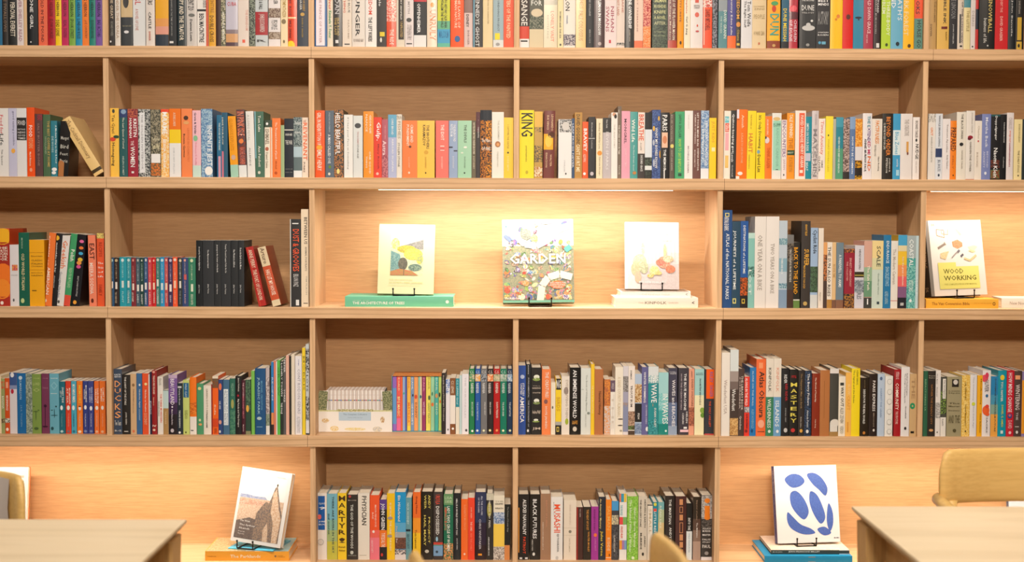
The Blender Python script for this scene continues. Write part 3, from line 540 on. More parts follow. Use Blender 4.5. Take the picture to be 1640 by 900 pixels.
716 800 112 f0eeec / t a08890 475 755 745 762 : MICHELLE OBAMA / t d8d0cc 150 300 750 765 : THE LIGHT
802 880 108 70463f / t f8f0e8 135 475 844 862 : LET YOUR MIND RUN / t e8d8d0 150 450 820 832 : A MEMOIR OF THINKING / t f8f0e8 500 730 846 862 : DEENA KASTOR / t e8d8d0 515 690 816 828 : MICHELLE HAMILTON
884 966 110 7294c0 / p 5a84b8 b8cce0 -400 700 / t f0f4f8 210 680 932 950 : THE YEAR OF MAGICAL / t f0f4f8 285 610 896 914 : THINKING / r f0f0f4 705 900 / @ with white sticker at its foot
970 1042 185 fad11c / r f8ecb0 490 530 995 1030 / t d8a820 220 440 : JUST KIDS / @ beside the right partition
C 1145 160 6.43 2
92 160 112 f2ecdf L=12 / r 6ac4d0 170 235 104 146 / r ea6050 240 330 106 146 / r f4b0b8 340 520 106 142 / r f2c870 572 700 104 138 / h eaf8f8 185 215 : THE / t fadcd0 250 320 : Glad / @ with stacked pastel title boxes
155 212 108 2f2d2c L=12 / t f4f4f4 145 540 172 200 : Quince-keeping got / t e8e8e8 545 640 168 190 : Levels / t c8c8c8 670 790 172 185 : Gottschall
212 322 98 f5781e L=14 / r e8e0ec 98 190 218 250 / t fbd8b8 155 290 275 300 : Amish / t f8c090 340 650 268 288 : A PLACE TO LIVE IN STONE / r 5c2c10 200 204 218 252 / o f8f0e8 258 757 26 18 / r f4ece4 785 900 212 250 / @ with dark line drawing and white star
320 407 112 fbdc1e L=16 / t b08a10 150 300 365 380 : THE POWER OF / t d8782a 345 545 345 388 : HABIT / t b08a10 560 710 345 358 : CHARLES DUHIGG / @ with orange five-letter title
408 498 132 fbdd20 L=8 / t 3c3818 160 500 442 478 : It's Only Drowning / o 7aa8b8 448 535 16 20 / t 3c3818 565 745 438 468 : David Litt / @ with rounded dark handwriting
498 568 168 f6812a / t fce0c8 200 360 535 552 : ADAM HIGGINS / o e8d8d8 535 415 26 32 / o 3a2c38 522 388 12 14 / t d86018 490 700 : THINK AGAIN / @ with little drawn figures
579 682 135 ecece6 / r a4dcc4 215 725 597 678 / o e0c080 637 195 36 18 / h 5a8a78 240 262 : KIM / h 5a8a78 262 280 : SCOTT / t 8cc4b0 290 690 628 656 : RADICAL CANDOR / r 4a4a4a 714 720 625 650 / @ with pencil shape in mint green
686 738 205 f0e6e4 / t 8a6898 215 590 695 730 : ENCOUNTERS / t c8a8b8 610 720 : JAPAN / o 4a4a4a 708 772 7 10
740 820 135 f49a18 / t fdf0d8 150 390 768 802 : TALE WINNERS / r 2c4a2c 518 568 745 818 / h d0dcc0 535 552 : BEST / t c87a10 400 500 : THE / t d88a10 590 740 : KATHRYN / @ with dark green sticker
826 934 110 f6e9df hc / r ee6440 135 785 866 922 / t fff0e0 160 440 880 912 : PAVED PARADISE / t fff0e0 455 700 880 912 : HENRY GRABAR / r fff0e0 722 752 872 904 / @ with red-orange title panel
928 996 172 2191a4 / t ecf4f4 240 530 942 966 : SMITH ON YOUR DESK / r c8cce0 548 630 930 985 / t e0f0f4 645 730 935 958 : BEAT / @ with lavender label
993 1066 112 d4cacd hc / p b0a8a8 e8e0e0 400 790 / t 8a8488 300 790 1010 1050 : MAYCHIN / t b8b0b4 150 260 1030 1048 : EUGENIA
C 1305 160 6.43 2
30 106 192 f4e9e2 / t e48a78 215 565 50 92 : Time Anxiety / t 4a4444 575 740 35 55 : OLIVER / t 4a4444 620 700 65 82 : CHRIS / @ with thin salmon lettering
106 182 168 f8e33a L=12 / o 2a2a20 140 365 6 10 / t d8c028 400 740 130 148 : WHAT WORKS LESS / @ bright, nearly blank spine
184 212 195 b8b8a8 L=10
210 284 178 2f8a9c L=10 / r 58a080 500 900 / r 4aa0b8 -400 280 / t e8f4ec 380 750 238 256 : SEVEN WAYS BEFORE SEARCH
282 346 195 8a7068 L=8 / p 5a4440 c8b0a8 -400 900 / r 2a2422 740 900
352 408 175 86a4cc / r 5a78a8 300 900 / t f0f4f8 380 760 378 396 : HOW TO BE COMMON
408 488 195 f3a21c / p d87c10 f8c060 -400 480 / r e4dfe2 482 622 / p 2a2420 e0a020 625 700 / r 2c2622 700 780 / p e8b020 3a2a14 780 900 / @ orange topography over grey and dark bands
492 586 138 efebee hc / t 1f8aa4 165 280 542 572 : THE E / t 6a4a90 285 430 542 572 : XTEND / t c83a6a 430 560 542 572 : ED MI / t e8702c 580 735 542 574 : ND / t 3c3c44 400 740 508 530 : ANNIE MURPHY PAUL / @ with multicoloured block title
586 692 195 ece4da hc / t f0902c 215 450 622 662 : FACTFULNESS / t a8a098 460 580 612 632 : TEN REASONS / t 4a4a44 585 730 645 662 : Hans Rosling / @ with orange title in capitals
694 802 140 2e2a26 hc d=.17 / t e88a3c 175 575 735 778 : BEYOND ORDER / t d8d4cc 240 510 708 728 : 12 MORE RULES FOR LIFE / t e8e4dc 600 745 758 776 : JORDAN B. / t e8e4dc 600 750 730 748 : PETERSON / @ with orange capitals on black
804 880 142 3c9fd0 / r dcecf0 312 568 / t 4aa8d0 330 560 825 865 : Blue Zones / t e4f0f8 610 690 840 856 : DAN BUETTNER / r a8d8ec 720 780 836 866 / @ with white middle panel
882 1003 142 e9e3e1 hc / t b8b0ac 200 370 925 970 : THE CREATIVE / r d8a050 430 540 942 965 / o 7a4030 955 552 9 16 / @ with a pencil drawn on it
1008 1078 178 efe9e6 hc / t 333 455 610 1035 1068 : NUDGE / t 8a8480 215 390 1035 1062 : RICHARD THALER / o 3a3a3a 1045 415 10 16 / t c8c0bc 630 750 1035 1050 : FINAL EDITION / @ last before the right partition
C 1470 160 6.43 2
104 180 142 ede8e3 / t f08838 280 370 132 156 : GRIT / t a8a49c 380 640 132 150 : ANGELA DUCKWORTH / p b0aca4 ede8e3 142 230 / @ first in its bay, short orange title
173 252 142 dfe4ec / t 4a5468 160 480 212 232 : WHOLE BRAIN LIVING / r 2a3c68 500 590 182 248 / t 7a8498 615 735 : JILL BOLTE / o 3a4458 214 775 10 14 / @ with navy square
252 332 195 efe9ea / t 8a8080 250 540 290 312 : Tremors Apostles / t 8a8080 570 710 290 310 : Becky Chambers
330 396 215 f6881c hc / t 5c2c10 285 530 340 392 : PREPARED / t c86818 575 710 352 368 : KELLY / o 3a2010 362 776 6 8 / @ with heavy brown capitals
398 495 125 ece6da hc / t 6a665c 145 400 445 468 : THE BLACK SWAN / o 1c1c1c 448 457 20 18 / t b8b0a4 520 710 445 462 : NASSIM TALEB / @ with round black blot
495 584 112 ece7e1 hc / t c0b8b0 130 340 548 566 : Jonathan Haidt / o a02838 540 385 26 18 / o 6a1c2c 530 400 18 14 / t 8a847c 430 740 530 550 : GARDEN THE OTHER / r c8604a 815 900 / @ with dark red blotch
582 656 215 efe7dc / t b8a898 265 400 618 636 : Charles / o c84850 622 425 8 10 / t b8a898 540 690 600 620 : BUKOWSKI
658 750 145 7f8cc4 hc / t e8ecf8 180 490 695 722 : Martha Beck / t d0d4ec 530 700 705 722 : BEYOND / t d0d4ec 530 700 672 690 : ANXIETY / o e8ecf8 694 755 12 16 / @ with white lettering
752 845 150 1f1e22 / r 2a5a5c -400 170 / t fafafa 165 415 790 818 : Doppelganger / p 7a3c2c 2a2a2c 620 700 / t fafafa 495 800 778 818 : Naomi Klein / p 8a3a2c 5a7a48 720 810 / @ with white title and reddish patches
845 912 150 1a1a1e / t d8d8d8 230 440 882 894 : TURNING THE MACHINE / t c8c8c8 585 700 876 888 : Colman
910 984 132 e6dedf hc / t e8765c 315 440 936 956 : super / t a83c50 440 690 936 956 : communicators / t c8bcbc 180 300 : CHARLES / @ with red-pink lowercase lettering
988 1072 200 f0dfa8 / t 8a7c50 250 440 1035 1055 : RYAN HOLIDAY / t 6a5c38 520 750 1025 1045 : THE DAILY STOIC / o 3a3018 1032 780 7 9 / @ with brown lettering, near the right picture edge
1074 1110 200 1c2a2c
C 0 340 5.62 3
-60 88 145 e04a1c d=.18 / o f8b820 20 215 90 75 / r a82818 270 480 / o f47a20 30 560 80 100 / o f89028 20 690 80 90 / r b02c1c 760 900 / h f8ecdc 310 330 : THE / h f8ecdc 335 358 : NORTH / h f8ecdc 360 385 : AFRICAN / h f8ecdc 388 408 : COOK / h f8ecdc 410 435 : BOOK / o f4e8e0 20 815 14 16 / @ thick with overlapping yellow and red circles
90 170 292 e5e2e6 / p e8a83a d04a60 472 525 108 158 / h a8a8ac 560 572 : WILDERS / o 5a5a5e 124 790 8 14 / @ with coloured petals on spine
168 265 182 1f6450 d=.19 / t ecdca8 370 700 195 222 : OLD WORLD ITALIAN / t a8c4a8 230 325 190 206 : MIMI THORISSON / o c8d898 205 795 16 22 / @ with pale slanted lettering
265 400 248 f6af10 / h 8a6410 388 400 : Essentials / h 8a6410 425 440 : CLASSIC / h 8a6410 455 470 : ITALIAN / h 8a6410 480 492 : COOKING / h 8a6410 540 548 : MARCELLA / h 8a6410 562 574 : HAZAN / r 6a4a08 700 708 290 330 / r d89c10 360 363 / r d89c10 515 518 / @ with small brown stacked lettering
395 455 182 f7803c L=40 / t fff0e0 215 400 408 448 : KOREAN / t fff0e0 495 740 408 446 : AMERICAN / t f8c8a0 430 480 410 440 : is / o f8d0b0 412 795 10 14 / @ with heavy cream capitals, leaning right
462 522 188 1b1b1e L=46 / o f2b830 515 232 20 22 / t f4f4f4 275 545 492 512 : momofuku milk bar / t d8d8d8 570 680 480 494 : christina tosi / @ with yellow dot at top
527 602 205 e9e7e4 L=62 / t ec7a40 255 505 555 600 : Greekish / t 7a8494 535 770 520 550 : Georgina Hayden / o 5a5a5a 528 805 10 14 / @ with big orange and blue-grey lettering
607 663 190 3e9f68 L=70 / t f8f8f0 335 440 635 668 : Polish / t a8d8a8 500 680 : FRESH FROM POLAND / r e0503c 745 900 / @ leaning, red foot and white title
668 746 195 1d1d24 L=62 / o e870a8 736 262 20 14 / o f08040 732 320 20 14 / o 4ab0e0 728 370 20 14 / o e8c040 722 425 22 18 / o f0a050 712 455 22 18 / o e05898 708 490 20 16 / t d0d0d0 575 755 690 704 : EAST LONDON STYLE / o f0a840 674 810 16 18 / @ leaning, with colourful vertical word
798 865 205 f78c6c L=-15 / t 5c2c24 280 425 805 850 : EAST / t fce4d8 455 735 808 842 : MEERA SODHA / o 6a2c20 832 795 12 20 / @ with dark four-letter title
874 938 188 ec5a2c / p f0d878 b8a058 -400 235 / h fcece0 448 466 : The / h fcece0 488 508 : Woks / h fcece0 530 545 : of / h fcece0 568 585 : Life / t b83c18 270 400 890 920 : RECIPES / t b83c18 650 750 890 920 : FAMILY / @ with gold speckled top
C 160 380 7.5 3
122 172 245 1f4f78 / o b0d0d0 143 278 15 18 / t 9ab8c8 305 495 132 152 : LOUIS L'AMOUR / r ece4dc 530 612 132 158 / t a8c4d4 645 800 135 152 : LONELY ON
175 232 245 2a1c1c / o c8b48c 197 278 17 18 / t b09a80 315 500 186 206 : LOUIS L'AMOUR / r ece4dc 538 622 186 210 / t c8b8a0 655 790 182 205 : THE CHEROKEE
238 320 238 1c9cb0 / o d8ecec 272 275 17 20 / t a0dce0 300 485 262 284 : LOUIS L'AMOUR / r dce8e4 522 605 262 288 / t a8e0e4 650 785 265 285 : FLINT
322 376 240 2393a4 / o c8e4e4 345 275 16 18 / t 9ad8dc 300 490 334 356 : LOUIS L'AMOUR / r dce4e0 522 605 332 356 / t d0ecec 640 790 332 355 : UTAH BLAINE
378 434 245 7e2430 / r e8a090 262 290 390 408 / t d89088 345 540 390 410 : LOUIS L'AMOUR / r f0e0d4 555 635 390 412 / t f4e4dc 660 775 385 405 : LAW OF DESERT
436 482 245 3c5868 / r c8c8c0 262 290 447 466 / t a8b4bc 330 528 447 466 : LOUIS L'AMOUR / r ece8e0 568 648 446 470 / t e8ecec 685 790 447 466 : LANDO
484 530 245 17423e / r d0d4c8 268 290 494 510 / t 98b4a8 318 528 494 514 : LOUIS L'AMOUR / r ece8e0 568 648 494 518 / t ecf0ec 685 805 495 514 : SACKETT
532 578 243 2c5080 / r d8d8d8 258 290 542 562 / t a8bcd8 310 500 542 562 : LOUIS L'AMOUR / r ece8e4 545 628 540 564 / t e8ecf4 668 810 542 560 : KILKENNY
580 624 243 d03c48 / r f8c8b8 270 300 592 608 / t f09898 335 535 590 610 : LOUIS L'AMOUR / r f4d8c8 540 628 588 610 / t f8d4cc 660 815 592 608 : HELLER
626 674 243 c8141c / r f8c8b8 268 292 638 655 / t f0a050 325 530 638 656 : LOUIS L'AMOUR / r f4dcc0 545 628 638 660 / t f8d8cc 655 790 642 660 : THE BURNING
676 724 243 2f7a74 / o d0dcd4 696 272 15 18 / t a8ccc4 310 485 686 706 : LOUIS L'AMOUR / r e8e8e0 505 588 684 706 / t e8f0ec 615 805 686 706 : THE DAYBREAKERS
726 776 238 1f94cc / o d0ecf4 747 276 16 18 / t a8dcf0 320 510 738 758 : LOUIS L'AMOUR / r d8e8ec 550 632 734 760 / t d8f0f8 675 790 738 756 : HIGH LONESOME
778 818 245 c24a50 / r f8d0b8 262 286 788 806 / t f0a8a0 330 530 790 808 : LOUIS L'AMOUR / r f4d8bc 548 632 786 810 / t f8dcd0 670 790 790 808 : GALLOWAY
820 874 245 3c2c58 / o c8c0d8 848 278 16 18 / t b0a4c4 330 535 838 858 : LOUIS L'AMOUR / r f0ece8 565 652 836 862 / t d8d4ec 695 780 838 858 : SILVER CANYON
876 932 238 f0582c / o f8dcc8 901 270 17 18 / t f8b090 320 510 890 912 : LOUIS L'AMOUR / r f8ccb0 520 610 888 914 / t f8c0a0 640 800 892 910 : HONDO
936 988 248 2a3438 / o e0d0b0 965 280 15 18 / t b8bcb8 310 505 954 974 : LOUIS L'AMOUR / r e8e4d8 525 610 954 976 / t 9aa4a4 640 800 956 972 : THE IRON
990 1062 245 2e4678 / r e4a898 262 290 1008 1032 / t b8a8b0 300 440 1012 1030 : LOUIS L'AMOUR / r d0605c 445 510 1010 1040 / t c8a8b8 520 800 1014 1032 : SACKETT BRAND
1064 1150 245 2e8064 / o d8e0b8 1102 280 18 20 / t b8d0b0 330 515 1092 1114 : LOUIS L'AMOUR / r e8ecd8 562 652 1094 1120 / t d8e4d0 685 810 1092 1120 : BENDIGO SHAFTER / @ widest of the matching set
C 310 320 5.0 3
22 72 325 23272b / t e8e8e8 375 565 38 52 : Around the World in Eighty Days / t dcdcdc 680 750 38 50 : Jules Verne / @ with white lettering, first of six black volumes
75 163 325 2a2e33 / t e8e8e8 400 545 108 122 : The Mysterious Island / t dcdcdc 675 750 110 124 : Jules Verne / @ with white lettering, second of six black volumes
165 218 325 23272b / t e8e8e8 360 580 182 196 : Journey to the Center of the Earth / t dcdcdc 675 755 182 195 : Jules Verne / @ with white lettering, third of six black volumes
220 298 325 272b30 / t e8e8e8 355 585 250 264 : Twenty Thousand Leagues Under the Sea / t dcdcdc 675 755 248 262 : Jules Verne / @ with white lettering, fourth of six black volumes
301 357 325 22262a / t e8e8e8 400 540 318 332 : Five Weeks in a Balloon / t dcdcdc 680 750 316 330 : Jules Verne / @ with white lettering, fifth of six black volumes
360 405 325 25292d / t e8e8e8 385 555 370 384 : From the Earth to the Moon / t dcdcdc 680 745 370 383 : Jules Verne / @ with white lettering, last of six black volumes
468 530 370 b8302c L=-110 d=.11 / t f4e0c8 400 545 : ANNE PERRY / t f4e0c8 560 800 : THE PORT OF LONDON / r e86a50 -400 900 488 491 / @ leaning left against black volumes
572 640 370 c85030 L=-130 d=.165 / r e8d4b0 -400 530 / t 6a5040 385 510 : Arturo / r d05a38 535 800 / t fcecdc 560 760 : HAS LIT MY HOUSE / r e8d8b4 800 900 / @ leaning left with red panel
772 858 155 2c2c2e d=.2 / r d8d8d4 -400 900 772 779 / r e8e8e8 185 194 790 840 / t f05a30 235 572 795 845 : DUST & GROOVES / t d0d0d0 595 695 800 840 : EILON PAZ / r e8e8e8 800 845 820 845 / @ tall, with large orange lettering
862 920 75 f3e0c4 d=.2 / t 3c3430 140 355 885 910 : BETWEEN US / t 8a8074 375 570 892 908 : ANIMAL PORTRAITS / t b0a898 610 760 898 910 : TIM FLACH / r 5a5048 825 831 880 915 / @ tallest in its bay, beside the partition
C 1145 320 4.865 3
60 132 80 1d4c88 d=.21 / r e8dc80 102 132 80 112 / r 1d4c88 108 126 86 106 / t f4f4f4 135 240 72 108 : NATIONAL GEOGRAPHIC / t e8f0f4 262 775 84 110 : ATLAS of the NATIONAL PARKS / @ tallest, first beside the left partition
130 198 168 1f4660 d=.19 / t f0f4f4 240 700 138 164 : JOURNEYS of a LIFETIME / r e8dc80 768 808 138 164 / r 1f4660 775 800 144 158 / @ large pale title on dark blue
198 258 165 2c5ca4 d=.18 / t f0f4f4 200 575 220 238 : DESTINATIONS of a LIFETIME / p d8642c 3a3428 605 745 / r 2c2828 745 900 / r e8c850 772 808 208 232 / r 2c2828 778 800 213 227 / @ with orange photograph low on spine
252 308 258 8cc8c0 / r c0e4dc -400 300 / p 3a6a60 7ab0a8 520 600 / t e4f4f0 545 740 262 284 : LOST / @ with misty mountain picture
304 396 130 ece7e2 d=.2 / t a8a098 275 705 332 368 : ONE YEAR ON A BIKE / @ left one of the large white pair, very pale lettering
398 498 130 eee9e5 d=.2 / t a8a098 340 730 432 462 : TWO YEARS ON A BIKE / @ right one of the large white pair, very pale lettering
496 562 162 c3d2e0 / p 6a94a8 a8c8d0 300 350 / r 8cb4c8 455 560 / t f0f4f4 455 580 515 530 : THERE AND BACK / p 5a8aa0 b0ccd8 650 690 / r 8aa4c0 700 900 / @ with layered blue landscape
560 612 272 4c4844 / r 7a7a7a -400 340 / p 2c2826 7a7064 340 480 / t e0dcd4 390 640 580 596 : PHOTOGRAPHS FROM THE RIDE / r 4c3830 700 900
606 662 330 2c2a26 / t f5a91e 370 735 612 645 : BACK TO THE LAND / r 6a8c4c 780 900 / r e8e4dc 776 784 / @ with bright orange title
672 742 165 38312d d=.18 / t f0b43c 385 515 695 732 : SURFER / t f0b43c 190 280 704 720 : GRANT ELLIS / t e0a83c 515 690 688 704 : MAGAZINE 1960-2020 / o c8a860 702 808 16 16 / @ with gold lettering
744 800 218 a4bfe0 / t 20242c 235 420 758 795 : Cyclist Ride / p 5a7a5c 3c4a3c 520 720 / r dce0e0 740 900 / @ with dark script over hillside
C 1305 340 5.456 3
30 74 138 ece2d6 / t a89888 700 770 40 52 : FRENCH
64 106 262 e8a868 / p 4a3428 c87840 370 600 / r 4a3830 600 900
104 150 262 f2e8dc / t 24201e 300 735 112 138 : THE SUN ALSO RISES / r b8863c 762 900 / @ with bold black serif-like capitals
146 184 262 e5c08c / r 7a5440 765 900 / t b08850 455 570 : IN OUR TIME
186 250 265 6f8594 / t eef2f2 370 655 208 232 : A FAREWELL TO ARMS / r 8a6048 765 900 / @ with brown foot
256 346 318 9c2a3c / p 2c2434 c87a3c -400 352 / p 2a2432 b8803c 712 900 / t e8b0a8 400 650 302 320 : ERNEST HEMINGWAY / t e8b0a8 430 600 276 290 : THE COLLECTED / @ with dark floral ends
348 428 290 dad8e2 / t 4a4a4c 325 500 385 402 : HEADWATERS / r 3a3424 520 568 / r a89a4c 545 556 / p 6a7480 b8c0c8 590 700 / t 7a848c 600 760 : MORRIS / @ lilac-grey with olive band
426 498 250 e8b0a4 / r d8a898 -400 480 / r 98b898 480 600 / r 6a9878 600 740 / t f8ece0 465 680 458 478 : The Salt Path / r 3c3c38 745 900 / r f8f8f8 755 805 455 465 / @ fading pink to green
496 596 248 cfdfd4 / r f4dc9c -400 400 / r e0dcae 400 500 / t 3c4840 295 475 540 575 : SCALE / t 8aa098 530 720 545 562 : Geoffrey West / r 3a4c54 780 803 540 562 / @ pale yellow-to-mint with dark title
598 664 198 1a78ac / t dcecf4 250 445 625 650 : ENDURANCE / t a8d0e4 475 645 615 650 : SHACKLETON'S / t a0c8dc 690 800 610 640 : ALFRED LANSING / @ with pale blue lettering
664 724 250 ece8df / t b8aca0 320 630 680 708 : The Modern Caravan / r d88a88 770 776 / @ slim, with grey lettering
724 802 198 f5c83c / r 4aa8d8 -400 290 / r e8dcb0 290 340 / r f49a5c 460 560 / r ec6a6c 560 650 / r 8a6088 650 745 / r 2a2830 745 900 / t fcf0e0 390 640 758 778 : into the great unknown / r c0c0c0 790 815 745 775 / @ with sunset bands of blue, yellow and red
802 880 205 4fa8a4 / r a8b8bc -400 400 / p 3a9494 8accc4 470 900 / t f0f8f8 235 475 825 862 : COASTAL / o e8f4f4 834 772 12 14 / t d0e8e4 590 690 : VISITORS / @ with grey top and rippled teal
878 942 205 c3dce4 / t e8f4f8 220 350 905 930 : COAST / t e0f0f4 560 730 : SURF / @ last before the right partition
C 0 575 6.667 4
-60 12 180 f0dcb8 hc d=.15
10 52 210 9ca468 / p d06040 9ca468 235 320 / t f0f0dc 395 530 22 42 : BANANA / p 4a3020 b0a070 635 685
54 104 205 d8541c / r f0a888 245 310 62 88 / t fcecdc 390 550 66 88 : BEGINNINGS / p 3a1c10 e0e0d0 632 680 / o fcecdc 80 750 14 18 / @ with dark patterned strip low
104 182 145 e4dfe4 d=.16 / r 3c5a94 -400 280 / r 8a98c0 280 320 / o f0f0f4 130 170 20 26 / o c03048 132 345 16 26 / @ pale, blue top with red emblem
184 276 150 1e6cab d=.15 / o c8dce8 218 200 20 20 / t a8c8e0 215 430 208 232 : SILMARILLION / t 7aa8d0 490 720 215 238 : J.R.R. TOLKIEN / @ bright blue with faint pale lettering
278 344 155 8c9c8c / p 6a7c70 a8b4a4 -400 900 / @ mottled
344 440 160 7f9c4c d=.15 / h b0c078 200 212 : THE / h b8c880 250 280 : LORD / h b0c078 310 350 : O / o 4a6434 380 560 28 4 / o 4a6434 385 600 4 55 / o 4a6434 362 505 10 4 / o 4a6434 412 545 12 4 / o 4a6434 390 740 24 14 / @ with dark tree drawing
446 526 155 7a3c5c d=.15 / h a87890 200 212 : THE / h a87890 300 320 : TWO / r 3c1c34 480 720 480 486 / o 3c1c34 484 720 30 8 / o 3c1c34 484 500 16 14 / @ with dark tower drawing
530 630 155 6cb2c8 d=.15 / h e0f0f0 200 212 : THE RETURN / h 8ac8d8 240 330 : O / r e0f0f0 366 370 540 610 / o 24545c 580 600 38 4 / o 24545c 582 580 4 50 / o 24545c 556 545 12 4 / o 24545c 600 505 10 8 / o 24545c 560 740 16 18 / @ with dark tree drawing
632 696 240 1f6e80 d=.11 / t f0f8f8 300 465 660 680 : SWEET TIDE / t e0f0f0 340 410 640 656 : LET IT / o f4f8f8 658 520 14 26 / t 7ab0bc 580 720 650 668 : TOVE JANSSON / o b8dce0 662 772 16 14
702 758 235 e0442c d=.11 / t fcecdc 310 480 735 752 : MOOMINPAPPA / t fcecdc 310 470 712 728 : AT SEA / o f8f0e8 730 520 16 26 / t f8a890 580 720 722 740 : TOVE JANSSON / o 8a6a70 732 772 14 14
762 816 235 4fb0cc d=.11 / t f4f8f0 270 465 772 802 : MOOMINSUMMER / o f4f8f8 784 520 14 26 / t 1c5c78 580 720 776 794 : TOVE JANSSON / o 2a7894 790 772 14 14
822 882 235 f4812a d=.11 / t fcd040 280 470 838 866 : MEMOIRS / o f8f0e8 852 525 14 24 / o 3a2418 852 506 14 6 / t fce0c0 580 720 842 860 : TOVE JANSSON / o fce8d0 852 775 18 14
888 938 235 34418c d=.11 / t f4f4ec 280 465 912 928 : MOOMINLAND / t f4f4ec 320 430 896 910 : WINTER / o f4f8f8 912 515 14 24 / t d0d4ec 580 720 902 920 : TOVE JANSSON / o 8090c0 914 770 16 14
942 998 235 3c4690 d=.11 / t c8d0ec 300 470 970 988 : FINN FAMILY / t c8d0ec 310 460 952 966 : MOOMIN / o f4f8f8 972 525 14 24 / t d0d4ec 580 720 962 980 : TOVE JANSSON / o 8090c0 974 770 16 14
1008 1058 235 f37530 d=.11 / t fcecdc 310 470 1035 1052 : TALES FROM / t fcecdc 315 470 1014 1030 : VALLEY / o f8f0e8 1034 522 16 22 / t f8d0b0 575 720 1024 1040 : TOVE JANSSON / o f0b890 1034 775 16 14
1064 1126 235 f57a2a d=.11 / t fcecdc 300 450 1094 1112 : COMET IN / t fcecdc 315 450 1074 1090 : MOOMIN / o f8f0e8 1094 520 14 22 / t f8b890 580 720 1086 1102 : TOVE JANSSON / o f0b890 1094 775 16 14
C 170 570 6.43 4
62 162 135 3f4f66 hc d=.19 / h eef2f4 185 200 : KATE / h eef2f4 205 222 : BEATON / h f0a870 255 320 : D / h f0a870 335 385 : U / h f0a870 405 465 : C / h f0a870 490 555 : K / h f0a870 570 640 : S / h e0e0dc 665 715 : Two Years / h d8d8d4 760 778 : B-G / @ thick, with large orange stacked letters
163 250 195 26221f hc / t f0ece4 215 505 188 208 : THE LIGHT OF THE STARS / t f0ece4 580 705 196 214 : JOHN GREEN / r c8c4bc 772 782 186 228 / @ with white capitals, black jacket
252 312 185 d8b48a / o 8a6a4a 280 300 14 16 / t 7a5c48 345 470 276 290 : Nicholas / t a88868 470 590 274 286 : THEODORE / o e87a50 284 775 12 14
314 370 180 3c6ca0 / o e8ecf0 345 298 9 12 / t e8ecf0 345 535 336 352 : Nicholas Again / t c8d8e8 545 665 338 350 : GOSCINNY
374 436 180 e8572c / o f8e0a0 408 290 14 14 / t fce8d8 350 575 398 416 : Nicholas on Vacation / t f8b898 585 710 : GOSCINNY
436 448 190 e8e8e8
446 470 165 2a2440 / t d8d4e8 465 600 452 466 : MY DARK PLACES
472 522 150 9c1e20 hc d=.17 / o e8a898 490 165 14 12 / t fcdcc8 200 395 482 502 : TREASURE ISLAND / t f8c8a8 425 510 484 498 : Stevenson / h fce8d8 710 730 : IV / o f8d8c0 495 762 14 12 / @ dark red, tall, with cream lettering
530 586 215 ece7e0 hc d=.14 / t e0402c 390 690 558 574 : THE THREE MUSKETEERS / t 4a4a4a 465 620 538 550 : Alexandre Dumas / t b0aca4 230 300 : PENGUIN / @ cream, with red lettering on its lower half
588 642 352 c3dcdc / r b08c58 540 900 / t e8d0a8 570 700 604 620 : THE JUNGLE / r 2c2c28 -400 356 / @ short, pale blue above tan
644 732 195 7e5ca4 hc d=.15 / r c8b0d0 -400 230 / r 3a2448 480 600 / r 20181e 600 900 / t f4ecf8 235 505 662 702 : BEAUTYLAND / o f0ecf4 682 525 9 9 / t e0d8e4 550 710 672 690 : Marie-Helene Bertino / o c8c0c8 682 768 18 20 / @ fading purple to black
734 790 280 22303a / t eaf0f0 340 505 746 762 : Daring to Dream / t eaf0f0 560 740 750 766 : THE BAD BEGINNING / r d8dce0 312 330 738 776 / o f4f4f4 758 788 12 12
792 857 250 cad97e hc / r 1c6494 278 428 795 850 / t c8e0ec 285 425 812 832 : WILD CLAY / t a0ac58 560 650 : RADIO / o 4a5020 822 786 8 10 / @ yellow-green with blue label
862 930 220 f67c1e hc d=.15 / p f08a30 c85a18 480 600 / r f2ece4 625 900 / r 4c4c4c 762 772 872 900 / @ orange above a white foot
934 1002 285 4e9b70 hc / o e8d898 962 335 18 16 / o d8e0b0 966 660 12 14 / o e8a868 970 705 18 12 / @ with small gold ornaments
1004 1082 305 efe8dc hc d=.13 / t a8a090 335 600 1030 1048 : GREEN DOT I AM / t 4a4844 600 740 1030 1046 : WREN'S NAME / @ cream with faint grey lettering
C 330 540 5.294 4
44 54 400 a02c20
54 104 330 f4671c d=.14 / r ece0cc -400 350 / p 6a5c48 8a4c28 350 430 / t fce0c0 570 660 70 84 : Sula / r d8481c 690 760 / t a83c10 770 825 : VINTAGE / @ orange with cream top, wavy lettering
106 142 360 2c4880 / o e87850 120 420 12 30 / t e8ecf4 540 610 112 124 : WE ARE / o e0a090 120 720 12 18 / o e8e8e8 118 800 8 12
146 198 360 457092 / r e8f0f4 440 745 150 188 / t 3c6890 450 740 156 170 : The Astronaut's Guide to / t 3c6890 460 740 172 184 : Leaving the Planet / @ with wide white title panel
202 248 350 2c6c5c / t 8cb8a0 390 500 212 236 : WILDWOOD / o a8a860 224 565 12 40 / p 5a9074 2c6c5c 620 820
250 300 330 1c1b1d hc / t f4f0e8 345 460 268 282 : James Norbury / o b02030 272 495 8 10 / t f4f0e8 525 760 266 282 : Big Panda and Tiny Dragon / @ black with white storybook lettering
303 334 365 4a1c2c hc / t e8b8c0 385 500 310 322 : THE CATCHER / t e08090 500 690 310 322 : MARGARET PEROT / t e8d0d0 740 800 310 322 : Mayberry
336 378 360 2d4a3c / p 5a7c60 2d4a3c -400 620 / o e8b048 352 605 12 30 / r 8a8c68 795 900
384 412 285 7cc058
